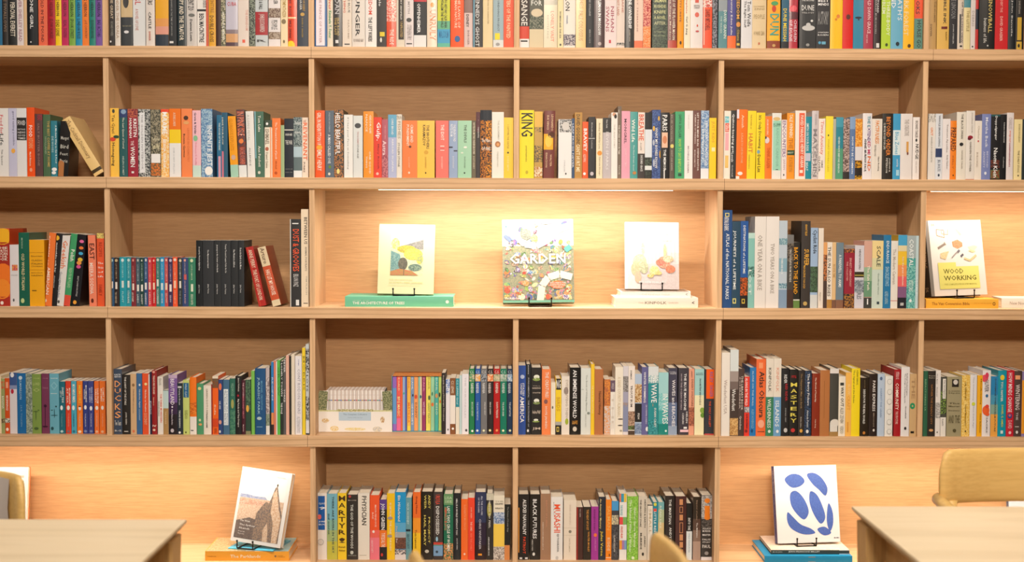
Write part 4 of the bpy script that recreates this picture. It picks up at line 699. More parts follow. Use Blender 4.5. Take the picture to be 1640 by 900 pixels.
416 504 265 1d5488 hc d=.15 / t a8d0e0 340 655 432 456 : JURASSIC PARK / t 6ca8cc 370 615 464 480 : MICHAEL CRICHTON / o b8d0d4 452 688 20 14 / r 8ab4cc 758 763 430 478 / @ with letters in pale blue capitals
508 538 260 c4b8bc / p 8a7c80 dcd4d4 340 640 / p 6a7868 9aa894 650 750 / r e8e8e4 750 900
540 552 240 1f2a30 
552 574 210 2f84c8 / r e8985c 640 740 / r 3a2a28 740 900 / t d0e4f4 340 540 : RECIPES
576 592 200 e88870
594 602 205 f0f0ec
602 628 195 5cc052 / t 2c6c2c 250 500 : GROW
630 654 205 2e3430 L=0 / t f0f0f0 220 500 636 648 : LONELY TOWN / t f4f4f4 555 650 634 648 : THE POLE
656 676 185 5c5c5e / t e4e4e4 190 300 658 672 : PETER / t e4e4e4 440 550 658 672 : YORKE
678 704 155 eab7a4 / @ slim salmon pink, tall
708 722 160 2e2c26
724 752 145 ece0cc
756 812 160 efecf0 d=.15 / t b0aebc 270 650 776 800 : CONT RODON GENRS / t 5c6cac 190 240 780 790 : Lauga / t c8c8d0 670 810 : ALTERNATIVES / @ large white with slanting grey lettering
816 842 90 f4d634 / t 8a7820 160 450 824 836 : MORRIS / @ slim yellow, tall
846 874 60 d4dce0 / p 1c1c1c d8dcdc 100 300 / t 1c1c1c 320 460 850 866 : LOTS / p 2c2c2c c8ccd0 500 700 / r f0f0f0 710 810 / r 2c2c2c 815 900
C 500 570 6.43 4
828 868 212 9a6cc8 s / r 6aa0d8 330 700
870 912 212 f0605c s / t fce8b0 225 360 885 900 : ROALD / t fce8a0 420 620 878 904 : BFG MAGIC / r f070a0 640 900
914 930 212 f4703c s
932 956 212 9cb8e0 s / o 4ab0a0 944 385 8 12
958 974 212 5c6cc0 s
978 1014 212 f8c050 s / t e87030 480 690 985 1005 : MATILDA / t e07030 225 340 988 1000 : DAHL / r f8dc50 720 900
1016 1048 212 7c9cc8 s / t f0f4f8 225 350 1024 1038 : DAHL / o 2c3c58 1036 405 8 14 / t f0f4f8 485 710 1024 1040 : GEORGE'S
1050 1090 212 f8a868 s / o e0502c 1068 420 14 22 / t 7a3c20 480 640 1062 1078 : DANNY
C 660 570 6.43 4
64 100 212 8cc8c0 s / o 3a7078 88 420 10 18 / r f0d8b0 -400 900 84 100
104 138 212 9c3c6c s / t f4a8c8 225 370 114 128 : DAHL / t f0c8e0 470 610 112 130 : WITCHES
144 190 212 f4e46c s / t a89c30 225 350 165 180 : DAHL / o 3c5c3c 176 430 10 26 / t 8a9c50 480 690 164 182 : GIANT PEACH
194 230 212 a4dcb4 s / o 4a8c6c 208 390 8 20 / o f08040 210 500 14 20
234 270 212 54c4b8 s / t e0f8e8 225 360 244 260 : DAHL / o e8a868 252 410 14 24 / t e8f8d0 485 610 244 262 : ESIO
274 302 212 d4ec84 s / o 2c3c28 284 400 8 26 / o f08040 290 470 8 18
304 344 175 2c2627 d=.13 / t c8bcb0 200 390 316 330 : Fredrik Strand / t d8ccc0 395 670 318 332 : Strange Houses / @ dark, right of the rainbow slipcase
348 390 238 ece8f0 / p 5c80c8 e8ecf4 240 390 / o 6a6a6a 370 758 8 10 / @ white with blue patterned top
392 446 228 f3ece4 / r 8a5630 -400 405 / t f0e0cc 255 385 404 430 : C.S. LEWIS / r 8a5630 700 900 / o f8f8f4 420 748 12 12 / @ white with brown top and foot
450 486 232 efe8d8 / r 2c94a4 -400 525 / t c8ecec 245 500 458 474 : C.S. LEWIS Grief / @ with teal upper half
488 512 200 c4dce0
514 582 185 eeecf4 d=.15 / t c8c8d0 220 640 540 556 : THE CHRONICLES / o 4a4a54 558 765 12 14 / @ thick plain white beside green volume
588 642 132 1f8250 hc / h d8ecdc 150 180 : C.S. / p d8c8a8 5a9c70 188 262 / t e8f0e4 280 385 604 634 : NARNIA / t c8e0cc 475 620 610 630 : MAGICIAN'S NEPHEW / o f0f4ec 620 772 12 12 / @ green, first of the matching seven
650 704 132 1f5aac hc / h c8dcf0 150 180 : C.S. / p f0a840 e8e0d0 188 262 / t e8ecf4 280 385 658 688 : NARNIA / t c8d8f0 475 660 665 682 : THE LION THE WITCH / o f0f4f8 672 768 12 12
708 772 132 77777a hc / h dcdcdc 150 180 : C.S. / p a8b0b8 4a4c54 188 262 / t e8e8e8 280 385 724 750 : NARNIA / t dcdcdc 475 610 742 758 : HORSE AND HIS BOY / o f0f0c8 738 768 12 12 / @ grey, third of the matching seven
776 836 132 2c2424 hc / h e0d8d0 150 180 : C.S. / p e87838 f8d8b0 188 262 / t ece4e0 280 385 784 812 : NARNIA / t f0ece4 475 600 798 812 : PRINCE CASPIAN / o f4ecb0 802 766 12 12 / @ black, with orange picture, fourth of seven
840 904 132 b81418 hc / h f0d0c8 150 180 : C.S. / p 8ca078 d8c8a8 188 262 / t f4e0d8 280 385 858 888 : NARNIA / t f4d8d0 475 640 865 885 : DAWN TREADER / o f8a060 873 766 13 13
908 974 132 1a7e66 hc / h d0ecdc 150 180 : C.S. / p d8d8d0 7aa890 188 262 / t e0f0e8 280 385 925 955 : NARNIA / t e0f0e8 475 620 930 946 : THE SILVER CHAIR / o f0f4c8 938 768 12 12
980 1032 132 1c3a5c hc / h d0dce8 150 180 : C.S. / p 4a8cc0 e0e8f0 188 262 / t e0e8f0 280 385 988 1016 : NARNIA / t e0e8f0 475 620 1000 1016 : THE LAST BATTLE / o f0f4c8 1008 768 12 12 / @ navy, last of the matching seven
C 820 560 6.0 4
62 132 152 2b4fa0 d=.15 / o b8c8e8 100 260 20 20 / t f4f8fc 325 435 80 98 : UNITED / t f4f8fc 320 445 102 118 : STATES / t fafcff 450 700 78 116 : AMERICA / @ deep blue, large white lettering, beside middle partition
134 180 140 24282c hc d=.17 / t f4f4f4 145 235 152 162 : Jasmine / t d0d0d4 270 460 154 164 : FUNDAMENTAL / t d0d0d4 485 740 154 164 : THE DICTIONARY OF / o e8e8e8 153 778 10 14 / @ slim black, taller than neighbours
184 284 172 262321 hc d=.16 / o e8ecdc 237 262 28 22 / o 8aa050 235 285 36 16 / h d8c8b8 345 350 : The / h d8c8b8 362 378 : INVENTION / h d8c8b8 408 420 : OF NATURE / o f0f0e4 236 490 26 20 / o 7a8c50 236 512 34 14 / h d8c8b8 582 615 : Andrea Wulf / o e8ecdc 230 675 22 12 / o 8aa050 230 690 34 8 / h c8b8a8 745 775 : JM / @ black, with three little mountains
287 372 188 f5894e hc / t fce8dc 215 460 320 352 : THE CREATURES / o 8a5a58 325 498 18 22 / t fce8dc 545 755 312 338 : HOPE JAHREN / @ orange, white serif-style lettering
374 416 315 f0e6d2 / o 7a7468 390 555 8 14
418 474 278 f6d52e hc / r 262420 278 384 425 472 / h f0f0f0 290 370 : NG / t d8a820 455 590 428 462 : BIRDS / r b0b0ac 692 726 / r 26231e 726 900 / r e8d060 742 788 428 452 / r 26231e 750 780 433 447 / @ yellow with black top and foot
476 552 255 ece4da hc / t c8bcae 290 680 515 540 : EVERY LIVING THING / o 9a8c84 520 395 22 36 / o a8b838 526 690 16 30 / @ cream, small green bird near foot
554 656 172 1d1c1a hc d=.17 / t fafafa 195 660 585 622 : AN IMMENSE WORLD / t f0a838 680 715 575 632 : YONG / o d8d0c0 603 762 20 24 / @ thick black, large white capitals
662 756 178 dfe6e2 hc d=.15 / t a8b0ac 240 590 705 725 : The Book of Wilding Manual / r 9aa49c 380 384 668 690 / o 8a948c 735 610 14 12 / t c8ccc8 620 740 700 715 : ISABELLA TREE / @ pale grey-green, faint script
758 792 140 f7cc2c hc d=.17 / t fcecb0 345 610 768 780 : THE SOUL OF AN OCTOPUS / @ slim bright yellow, tallest nearby
794 876 188 b97444 hc d=.14 / t 5c3018 400 625 825 856 : Natural History / @ plain copper brown
886 944 285 dcb8a0 / p e8943c b06040 -400 540 / p e8a060 d8d0d0 540 800
946 990 295 f0ece4 / r 6a5468 -400 405 / t c8c0c4 320 380 : WILD / t d8d0c4 430 760 : THE
C 980 570 6.43 4
34 114 115 f2ebdc d=.15 / t d8c8a8 215 630 58 92 : A SAND COUNTY ALMANAC / o 4a3c34 90 650 30 6 / o 4a3c34 85 715 26 6 / o b0a898 92 770 14 10 / @ cream with two tiny birds near foot
112 168 105 dcd8e0 / p 6a6460 a8a4a4 210 370 / r a8a8c0 370 480 / p b89878 8a90b0 480 520 / r 8c94b4 520 780 / @ cream above grey-lilac landscape
166 236 105 efe7e0 / t 3c3434 150 245 190 206 : DEMAX / t 4c3c38 305 525 190 212 : TROUT BUM / p 7a5c48 c8a890 570 720 / p 6a8c48 4c3a2c 720 760 / r 4c3c30 770 900 / @ white with brown speckled lower part
234 306 185 b8cce4 / p a8783c e8d0a8 290 480 / r 2c2c2c 490 680 / t f0f0ec 590 650 264 284 : FISH / p 94a8c4 6a7ca0 695 800
290 372 115 65659c hc / t f4f4f8 165 480 328 350 : WINTER SWIMMING / t d8d8ec 505 700 346 362 : DR SUSANNA SOBERG / o f0f0f4 362 752 16 24 / @ dusty violet, white capitals
374 478 110 2e949c hc d=.14 / r dfe8ec -400 200 / p 7ab4bc e8f0f0 200 280 / t f4f8f8 200 265 400 455 : THE / t f8fafa 290 480 405 462 : WAVE / r e0a050 490 520 420 424 / t f0f4f0 535 735 434 456 : SUSAN CASEY / p 1c7880 4aa8b0 660 800 / @ teal with pale top, bold white lettering
480 580 170 4cb0b0 / r a8dce0 -400 385 / p 6cc4c4 a8dce0 385 560 / t f0f8f8 390 700 520 578 : IN WAVES / r 1f8c84 700 900 / o d8f4ec 555 772 10 12 / @ pale turquoise above deep teal
574 672 125 48485c hc d=.15 / r 6a7ca0 480 720 / r 9aacc8 720 900 / t f4f4f8 245 725 618 652 : WAVES and BEACHES / h d8d8e0 160 172 : POWELL / h d8d8e0 175 188 : GREENE / @ slate blue, white serif-style title
684 790 125 3f3a44 hc d=.15 / t fafafa 180 560 742 766 : THE BLUE MACHINE / t c8b8c0 185 555 708 722 : HOW THE OCEAN WORKS / t f0f0f0 575 690 762 780 : HELEN / t f0f0f0 585 700 724 740 : CZERSKI / r f0c8d4 758 784 702 800 / r f0f0f0 730 750 738 772 / @ charcoal, with pink strip near foot
792 848 135 eaa488 hc / t 8a5a44 240 520 818 838 : DESERT SOLITAIRE / t a07060 155 225 815 830 : ABBEY / p c87a5c 8a5040 530 720 / @ dusty pink with brown lettering
852 948 135 a3d4d4 hc d=.15 / r f2edc4 405 900 / h 4a7078 172 180 : DANIEL / h 4a7078 185 197 : MASON / t 2c3c3c 235 505 900 918 : NORTH WOODS / o 8cb048 930 560 24 30 / o 6a9838 935 610 24 26 / @ pale blue above cream, green foliage
956 1054 138 393c44 hc d=.14 / r f4621c -400 440 975 1054 / t 9a6a9c 165 275 1008 1042 : RILEY / t 9a6a9c 300 425 1008 1042 : SAGER / t e8582c 465 730 998 1018 : THE ONLY ONE LEFT / r c03c3c 800 900 / @ black with orange top, beside right partition
C 1145 545 5.4545 4
56 130 108 f2ece4 d=.17 / t b8a8a0 345 645 78 106 : Wanderlust USA / @ large white, first beside left partition
132 204 82 4c403c d=.17 / r dfe8ea -400 270 / r a89c98 270 360 / r 7a6c68 360 430 / t f4f4f0 425 615 148 180 : Wanderlust / p e8c080 b88850 680 830 / @ tall, white fading to brown
196 256 248 4c3c38 hc / t e0d4cc 310 610 228 246 : THE LIBRARY BOOK / t c8b8b0 320 600 212 224 : SCHREIBER / t d8ccc4 660 780 214 232 : Gretchen / @ dark brown, leaning lettering in pale tone
252 302 318 ea3c2c / t fcecec 330 570 264 286 : ALONG IN THE WILD / p d8d0d0 6a6c78 580 630 / t 7a1c1c 645 770 270 288 : BLAIR BRAVERMAN / o 8a2420 272 792 12 14 / @ red, with small grey picture
304 358 238 2f80c4 hc / t c8e0f0 265 575 325 338 : ALONE ON THE WALL / t 8cc0e0 600 770 318 340 : ALEX HONNOLD / o 1c5088 322 790 10 16 / @ clear blue with pale lettering
360 443 165 f3713a hc d=.2 / r f8a070 195 245 385 420 / t 3c2c28 272 675 386 432 : Atlas Obscura / o f8b090 402 730 28 36 / r 4c2c24 795 800 372 432 / @ thick orange with dark title
446 512 160 ede5d8 hc d=.19 / t 6a6c64 240 450 468 492 : KINFOLK / r 3f8864 495 900 / t ecf4ec 512 765 458 488 : WILDERNESS / o e8f4ec 474 795 12 14 / @ cream above green
513 578 160 ede5d8 hc d=.19 / t e8a890 240 450 535 560 : KINFOLK / r 6ea4d0 495 900 / t ecf4f8 528 755 526 560 : ISLANDS / o f0f4f8 545 795 12 14 / @ cream above light blue
580 648 245 1f1e20 hc / t e8e8e8 300 375 605 630 : RIDER / t c02c34 380 530 614 634 : RED RIDER / t b0b0b0 590 715 612 622 : ANDREA GERT / o c8c8c8 616 785 16 20
652 724 255 1d1c19 hc / t c02028 305 330 664 710 : WIT / h e8d85c 370 405 : M / h e8d85c 425 458 : A / h e8d85c 478 510 : S / h e8d85c 530 560 : T / h e8d85c 582 612 : E / h e8d85c 635 665 : R / h e8d85c 682 718 : Y / o c83434 680 785 18 18 / @ black, stacked yellow letters
728 780 262 332c28 hc / t a88a5c 290 595 744 762 : The Happiest Man on Earth / t c8c0b4 670 760 742 756 : Eddie Jaku / o e0a848 752 790 13 16
782 842 265 2c3c50 hc / p 3a5070 1c2430 -400 900 / t f4f4f4 290 570 802 826 : The Berry Pickers / t e0e4e8 610 760 802 818 : Amanda Peters / o e8e8e8 806 795 12 16 / @ dark blue speckled, white title
848 916 290 8e3320 hc / t fcecdc 325 540 870 886 : The World of Yesterday / t f4dcc8 690 765 870 882 : Stefan Zweig / @ brick brown, small white lettering
C 1305 570 6.43 4
50 152 148 bb7a48 hc d=.15 / r 8a5830 255 640 96 99 / @ plain copper brown, thick
152 244 130 45453f hc d=.17 / r e8e4e0 -400 180 / o e8e4dc 205 690 48 40 / r e8e4dc 690 780 156 232 / r a8844c 780 900 / @ dark olive with white top and foot
238 314 210 f3ebda hc / r 3c3c38 275 305 262 300 / t 3c3c38 320 520 266 298 : WAY OUT / t a8a498 530 690 : ALEX ZEVIN / t b8b4a4 720 800 : VERSO / @ cream, dark condensed lettering
312 376 170 fac05c / t fadc9c 290 400 340 364 : SLOW / t e8a440 410 560 : CRAFT / r e8a040 680 784 330 345
376 464 130 fae01e hc d=.16 / t 8a8c20 145 300 428 448 : OZAN VAROL / t 8a8c20 145 485 390 412 : The Signal and the Noise / @ vivid yellow, thick
468 554 225 2a2219 hc / t f4f4f0 345 700 496 518 : DESIGN FOR THE REAL WORLD / t 8a7a5c 245 330 508 518 : VICTOR / o c8843c 505 792 14 16 / @ near-black, white capitals, short
558 642 185 2c2220 hc / t f4f0ec 255 570 594 622 : PARIS EXPRESS / t a89888 585 730 598 612 : EMMA DONOGHUE / o e8e0d8 605 765 10 14 / @ dark brown-black, taller, white capitals
646 718 185 bccfe6 hc / t 8aa4c8 330 630 672 690 : AGAINST THE GRAIN / o 5a7098 683 232 14 18 / @ pale blue, faint lettering
722 802 208 ecebe6 hc / o 9a9c98 770 265 26 28 / o ecebe6 770 265 23 25 / o 9a9c98 770 370 26 28 / o ecebe6 770 370 23 25 / o 9a9c98 768 470 26 28 / o ecebe6 768 470 23 25 / o 9a9c98 766 573 26 28 / o ecebe6 766 573 23 25 / o 9a9c98 765 680 26 28 / o ecebe6 765 680 23 25 / o 9a9c98 764 778 24 26 / o ecebe6 764 778 21 23 / @ white with a column of six circles
816 886 140 a81420 hc d=.18 / t f4c8c8 165 240 835 868 : PETER BLOCK / t f8e8dc 280 555 830 862 : COMMUNITY / t f0c8c0 570 700 830 855 : THE STRUCTURE / r b8b828 -400 900 808 818 / @ deep red, cream title, beside white book
886 974 115 edebec hc d=.16 / t 5a5a60 180 410 940 956 : Radical Technologies: / t 5a5a60 180 485 920 934 : The Design of Everyday Life / t 5a5a60 515 640 928 942 : Greenfield / o 2c2c30 930 745 12 16 / @ white, rows of small grey lettering
976 1050 185 d2b081 hc / o 2c9a68 1005 515 26 32 / o d2b081 1005 515 8 10 / r 1c1a18 775 796 985 1020 / t b8946a 230 440 : THE / @ tan with green emblem
C 1470 570 6.43 4
56 100 155 2c6448 d=.15 / t 8cb88c 240 560 70 84 : REFACTORING UI / @ deep green, first beside partition
100 180 155 2d2620 / h c8c0a8 200 210 : David / h c8c0a8 222 232 : Bayles / t a8743c 290 705 132 150 : GATHER THE DEADLY CITY / o d8a068 135 765 22 14 / @ black-brown, rust lettering
180 232 150 ece7e2 / t 4a4844 180 290 192 204 : The Eyes / t 4a4844 320 420 192 204 : Slowness / p d8d4d0 9a9894 480 640 / o 2c2c2c 198 785 6 8
234 290 215 4c4c44 / p 2c302c 8cac50 360 600 / r ece8e0 235 440 256 288 / t 3c3c3c 245 430 264 280 : The Intelligence / r ece8e0 632 900 / t 5c5c5c 650 720 245 262 : PLANTS / @ with green leaf picture
298 450 215 a59d7c hc d=.16 / r 2a2623 240 320 352 422 / o d8d4cc 388 270 24 26 / h 5c5438 355 365 : Lewis / h 5c5438 376 390 : Hyde / h 5c5438 480 495 : The / h 5c5438 510 525 : Master / h 5c5438 555 570 : Emissary / h 6c6448 610 690 : AND THE / o 5c5438 375 768 18 18 / @ thickest, olive-tan with small portrait
450 536 200 f6cf62 hc / p f8dc88 e8b848 -400 900 / t 7a5c18 265 455 482 500 : CAL NEWPORT / t 7a5c18 500 720 480 496 : Digital Minimalism / o 3c2c10 488 775 7 9 / @ golden yellow, striped, black lettering
536 606 195 ecebee hc / t b8b8c4 215 460 562 580 : The Overstory / o d8e048 572 495 18 20 / t b8b8c4 510 740 562 578 : New Dark Age / @ white with lime dot
610 662 200 f9b51c / t 7a5410 235 500 640 656 : Manufacturing / t 7a5410 590 790 636 650 : Oliver Burkeman / @ orange-yellow, dark lettering
664 748 150 eee9ea hc d=.16 / o e84c5c 690 230 34 38 / o d83c5c 712 200 18 30 / t 7a7478 240 370 : OLIVER / o 2c6c9c 710 410 14 16 / o f0642c 700 560 36 50 / o e84838 712 520 20 20 / o f06030 715 600 22 18 / t 6a6468 630 790 700 716 : SACKS / @ white with red and orange splashes
750 822 210 4c9cc0 / r 2c88c0 -400 400 / r 8cac9c 500 600 / r f0ac50 600 900 / t 3c4440 235 780 788 804 : DOPAMINE OVERWHELM FUTURE / @ blue fading to orange
824 910 150 149ab2 hc d=.17 / o ecd03c 870 222 22 28 / t f0f4e8 265 470 850 876 : YOU, HAPPIER / t e0dc5c 505 730 858 878 : DANIEL G. AMEN / r d8ecec 768 800 850 876 / @ turquoise with yellow dot
914 990 150 c81e32 hc d=.17 / t fce8ec 175 580 930 970 : HOW MINDS CHANGE / o 3c4c8c 945 618 24 26 / o d8687c 945 612 12 12 / t f4b8c0 665 750 : DAVID / o f4c8cc 946 790 14 16 / @ crimson, large white capitals
992 1068 155 54423e hc d=.17 / r f0a878 200 242 1005 1054 / t e8dcd8 295 555 1005 1048 : WINTERING / t d8ccc8 580 660 1010 1030 : THE / r d8d0cc 725 732 1000 1040 / o e8e4e0 1018 785 12 16 / @ dark brown with peach square
1070 1110 160 8c7cb0 / r f0a028 250 800
C 500 765 6.667 5
50 156 165 ece4dc hc / r 1c5ca8 195 557 62 135 / h f0f4f8 265 285 : CLOUD / h f0f4f8 310 340 : 9 / o e87068 78 418 20 28 / h f0f4f8 460 480 : JUNE / h f0f4f8 490 508 : BUG / o b0aca8 92 685 34 34 / o dcd4cc 92 685 28 28 / @ cream with large blue panel
158 268 172 7ab8cc hc / r 8cbca8 450 560 / r a8bc7c 560 680 / r c8c44c 680 900 / t 3c5458 200 805 212 234 : THERE ARE RIVERS IN THE SKY / t 3c5458 385 610 168 184 : ELIF SHAFAK / @ fading light blue to yellow-green
272 366 165 f8d22e hc / h 4a3410 192 250 : M / h 4a3410 268 320 : A / h 4a3410 345 400 : R / h 4a3410 418 468 : T / h 4a3410 485 535 : Y / h 4a3410 555 605 : R / h 4a3410 640 695 : ! / h 6a5018 728 748 : Kaveh / h 6a5018 765 785 : Akbar / @ yellow, tall stacked dark letters
370 486 182 36322e hc / o c04c4c 402 200 14 14 / h c8bcb0 236 246 : MOORE / t e8ece4 285 755 410 438 : THE GOD OF THE WOODS / o c8ccc4 424 798 18 20 / h a8aca4 825 835 : RIVERHEAD / @ charcoal, pale green-white capitals
490 612 165 ede6da hc / t 3c3832 195 505 530 580 : PHYSICIAN / r b8b0a0 825 830 505 580 / @ cream, thick, large dark serif-style title
616 718 188 f05a2c hc / r f27c8c 640 900 / r f0685c 560 640 / t fcd8c8 290 525 668 686 : MAYA PENDOUS / t fcd8c8 370 440 640 655 : BAE / o fce8e0 655 575 13 15 / t fcd0d4 665 800 632 650 : GINA PATCHETT / @ orange-red above pink
710 796 235 262226 hc / r 5c4090 -400 340 720 796 / t fafafa 275 555 726 775 : JOHN GREEN / r f07a28 560 740 / t fcecdc 590 740 : TURTLES ALL THE / r 262226 745 900 / o d03c30 745 822 12 18 / @ dark with purple top, bold white lettering
798 882 168 f8c923 hc / t fcf0d0 265 420 826 846 : WE CAME THE SAME / t fcf0d0 460 600 826 846 : THE LINE / t fcf0d0 640 780 826 846 : THE BODY / o a89c98 832 430 28 16 / o a89c98 828 622 26 16 / @ yellow with small grey sketches
876 1000 155 1c98d4 hc / r 5cacd8 480 580 / r a8b0b8 580 640 / p 7a5040 5c3c34 640 760 / p 3c3c48 e8dcd8 765 820 / r e4dcdc 820 900 / t f0f8fc 190 465 915 942 : Elin Hilderbrand / t d8ccc8 520 700 895 912 : Here to Bar / @ sky blue above brown shoreline
988 1062 212 6ca0ac / t c0dce0 270 500 1010 1035 : NICK HORNBY / r 24303c 550 572 1000 1050 / t 3c6878 600 760 1010 1040 : ABOUT A BOY / @ grey-blue
1076 1158 155 f0712a hc / r f49c2c 430 600 / r f8c828 590 900 / t 8c1c10 195 385 1100 1126 : Going Home / t 5c3c10 555 755 1095 1118 : Tom Lamont / @ orange fading to yellow
C 660 765 6.667 5
98 222 150 26211b hc / t e8d870 185 330 172 196 : ANDY / t e8d870 185 335 130 152 : WEIR / t e8d870 420 700 168 192 : PROJECT / t e8d870 400 725 126 148 : HAIL MARY / o c8c4b8 158 785 22 18 / @ black, thick, pale yellow wide-spaced capitals
228 328 152 423a38 hc / t e0503c 180 285 250 298 : URSULA / t f0f0ec 305 610 254 290 : DISPOSSESSED / o 9cc8e0 265 655 12 26 / r c8483c 690 716 / r 4c9c90 716 726 / r 7ca4cc 726 835 / o 3c4c5c 265 790 14 14 / @ dark with light blue foot
338 438 175 1f6f52 hc / r 6c9c6c -400 290 / h c8e0b8 200 230 : LISA / h c8e0b8 240 268 : SEE / t f4f8f0 305 780 374 405 : LADY TAN'S CIRCLE OF WOMEN / p c86048 4c8868 310 560 345 370 / p e8985c 1f6f52 700 900 / @ green with flowers and white capitals
442 520 165 24282c hc / t f4f4f4 225 610 468 486 : HELL IS A WORLD WITHOUT YOU / t e0e0e0 645 770 472 486 : JASON KIRK / @ black, small bold white capitals
524 596 228 f8702a / t fca070 290 560 552 575 : ELIZABETH MCCRACK / o fce0d0 560 815 10 12 / @ directly left of the red-orange one
598 668 215 f0482c / t fcc0a8 315 430 620 640 : JOHN GREEN / t fcd8c8 470 570 622 642 : THE CARD / t f88a70 590 780 622 640 : AND THE LONELY / @ directly right of the plain orange one
674 790 155 323a5c hc / r 2c2038 480 720 / r 2c1a20 720 900 / t d8dcec 195 400 736 754 : ALL THE COLORS / t d8dcec 210 375 704 720 : OF THE DARK / t d8d4dc 440 765 714 736 : CHRIS WHITAKER / r f0a030 810 830 705 745 / @ indigo fading dark, thick
794 868 168 33302e hc / r d0ccb8 -400 240 / o b0a858 825 340 24 80 / t e8e4dc 205 540 818 836 : THINGS TO FEEL / t e8e8e8 630 830 812 826 : ABRAHAM NG
866 986 190 efe8d4 hc / h 3c3c34 248 256 : THE / h 3c3c34 268 288 : GRAPES / h 3c3c34 318 335 : WRATH / p 5c7cac c8d4e4 370 490 / r f8d458 495 735 / p e0d8d0 8a8078 740 900 / @ cream, blue hills and yellow field
972 1052 285 202420 / t b8b8b0 310 580 1012 1030 : The Picture of Dorian Gray / r e89858 720 900 972 1042 / @ dark green-black with orange foot, last in bay
C 820 765 6.667 5
68 182 178 231f1d hc / t fafafa 230 610 116 152 : ALEXEI NAVALNY / t f0502c 632 810 116 146 : PATRIOT / r f0a040 320 800 66 78 / h e0e0e0 850 880 : II / @ black, white and red-orange lettering, first in bay
190 302 178 25221f hc / t fafafa 230 650 222 264 : BLACK FUTURES / t c8c4bc 660 780 210 225 : KIMBERLY DREW / o e0e0dc 232 815 14 18 / @ black, thick white capitals only
304 414 172 a68064 hc / t d89878 240 530 362 376 : IDENTITY OF A SERIAL / t e8d8c8 470 770 322 336 : AMERICAN MAN JESUS / @ brown, thin pale lettering
414 542 205 efeeec hc / t f05830 285 585 448 516 : MUSASHI / t 7a7c80 600 790 472 502 : EIJI YOSHIKAWA / o c8c8c8 480 855 16 20 / t b8b8b8 260 400 440 450 : EPIC / @ white, thick, large red-orange title
552 686 240 efe3d2 / t d8c8b8 290 500 612 630 : BREAD OF ANGELS / r d0c4b0 535 538 / r d0c4b0 612 615 / o 8c8878 620 575 16 16 / t c8bca8 650 790 606 622 : PATTI SMITH / @ cream, thick, faint lettering
688 758 315 4a2c26 / r 9c2c20 -400 900 688 706 / t d8ccc4 330 420 722 734 : YOKO OGAWA / @ dark brown with red edge, shorter
762 842 312 30281f / t e8a048 340 560 795 818 : THE HEAT OF DUST / t e8a048 575 790 808 828 : WALTER MOSLEY / @ black, orange lettering, shorter
846 922 308 a83a9c / t 702068 340 560 872 890 : KENNEDY RYAN / o f07a40 890 612 18 20 / t d880c8 650 780 880 900 : LONG SHOT / @ magenta with orange dot
912 1000 205 2f3440 hc d=.17 / t f0d890 225 545 932 956 : An Antarctic Mystery / t f0d44c 570 835 938 972 : Jules Verne / @ charcoal, pale yellow lettering
996 1062 235 f78c1e hc / t f8b860 300 560 : SALMAN / t fcd8a8 640 780 : RUSHDIE / o 8a4c10 1040 825 8 14 / r f8d8b8 850 858 / @ bright orange, faint lettering
1064 1136 250 46464c hc / r 4ca0dc -400 350 / p e8d8a8 8c8c84 400 500 / t d8d4cc 610 790 1085 1102 : CLAIRE KEEGAN / p 34343a 5c5c60 520 850
C 980 765 6.667 5
80 158 170 f2f0ee hc / r f07850 -400 260 80 100 / r 3ca0c0 -400 260 100 130 / r ecc850 -400 260 130 158 / t 58b8c0 290 400 90 115 : THE PEOPLE / r e84c4c 420 500 80 118 / r 80b868 420 500 118 158 / t e8705c 520 650 92 116 : FREDRIK / r f0a040 668 765 80 108 / r a880b8 668 765 108 132 / r 80a8d0 668 765 132 158 / @ white with coloured blocks
162 280 200 86c63f hc / p 78b838 a0d860 -400 900 / t eef8dc 235 790 186 210 : The Haunted Wine of Wishes / t eef8dc 315 740 228 256 : Gabriel Garcia Marquez / o e8f8d8 224 855 16 16 / @ bright leaf green
284 376 200 d9d0c0 hc / t 4a463c 235 530 345 362 : HEAVEN & EARTH / t 4a463c 235 525 298 316 : THE GROCERY STORE / t 4a463c 590 765 300 320 : McBRIDE / t 4a463c 620 740 340 358 : JAMES / o 3a3630 330 815 12 18 / @ greyish cream, two columns of dark capitals
380 434 288 eee6d8 / r 2c2c2c -400 298 / t c8b898 330 600 : SMALL
436 492 262 2a8ea4 hc / o d8d850 462 285 16 20 / r e85040 330 362 445 478 / t e8f4f4 360 700 448 472 : LITTLE RESTORE / @ teal, yellow dot, partly behind the chair
490 556 262 7cb8bc hc / r b8c8a0 340 480 / r e0c890 480 900 / t e8f0e0 300 540 510 528 : READ LIKE / @ pale blue fading to sand, partly behind chair
566 668 195 2e2826 hc d=.18 / t f0f0ec 230 495 608 634 : THE MARTIAN / t f0f0ec 530 760 612 636 : ANDY WEIR / @ black, white capitals, partly behind the chair
678 794 200 4e2e2c hc d=.18 / r d89868 230 290 722 758 / r d89868 310 375 722 758 / r 4e2e2c 316 369 727 753 / r d89868 395 455 722 758 / r d89868 478 590 722 758 / r 4e2e2c 484 584 727 753 / r d89868 605 670 722 758 / r d89868 685 745 722 758 / r d89868 765 830 722 758 / @ maroon, column of tan squares
796 856 275 1d1c1a hc / t f4f4f0 430 560 812 838 : INTO THE / r e8eef0 572 900 / t b0c4d0 590 800 815 835 : WILD KRAKAUER / @ black above white
866 948 205 8c7264 hc d=.16 / r 33291f -400 440 / r 5c463c 440 560 / r b89c8c 680 900 / t b89a80 240 450 898 914 : Emperor of Ladies / t f0e8e0 480 640 900 916 : The MANIAC / @ brown fading to beige
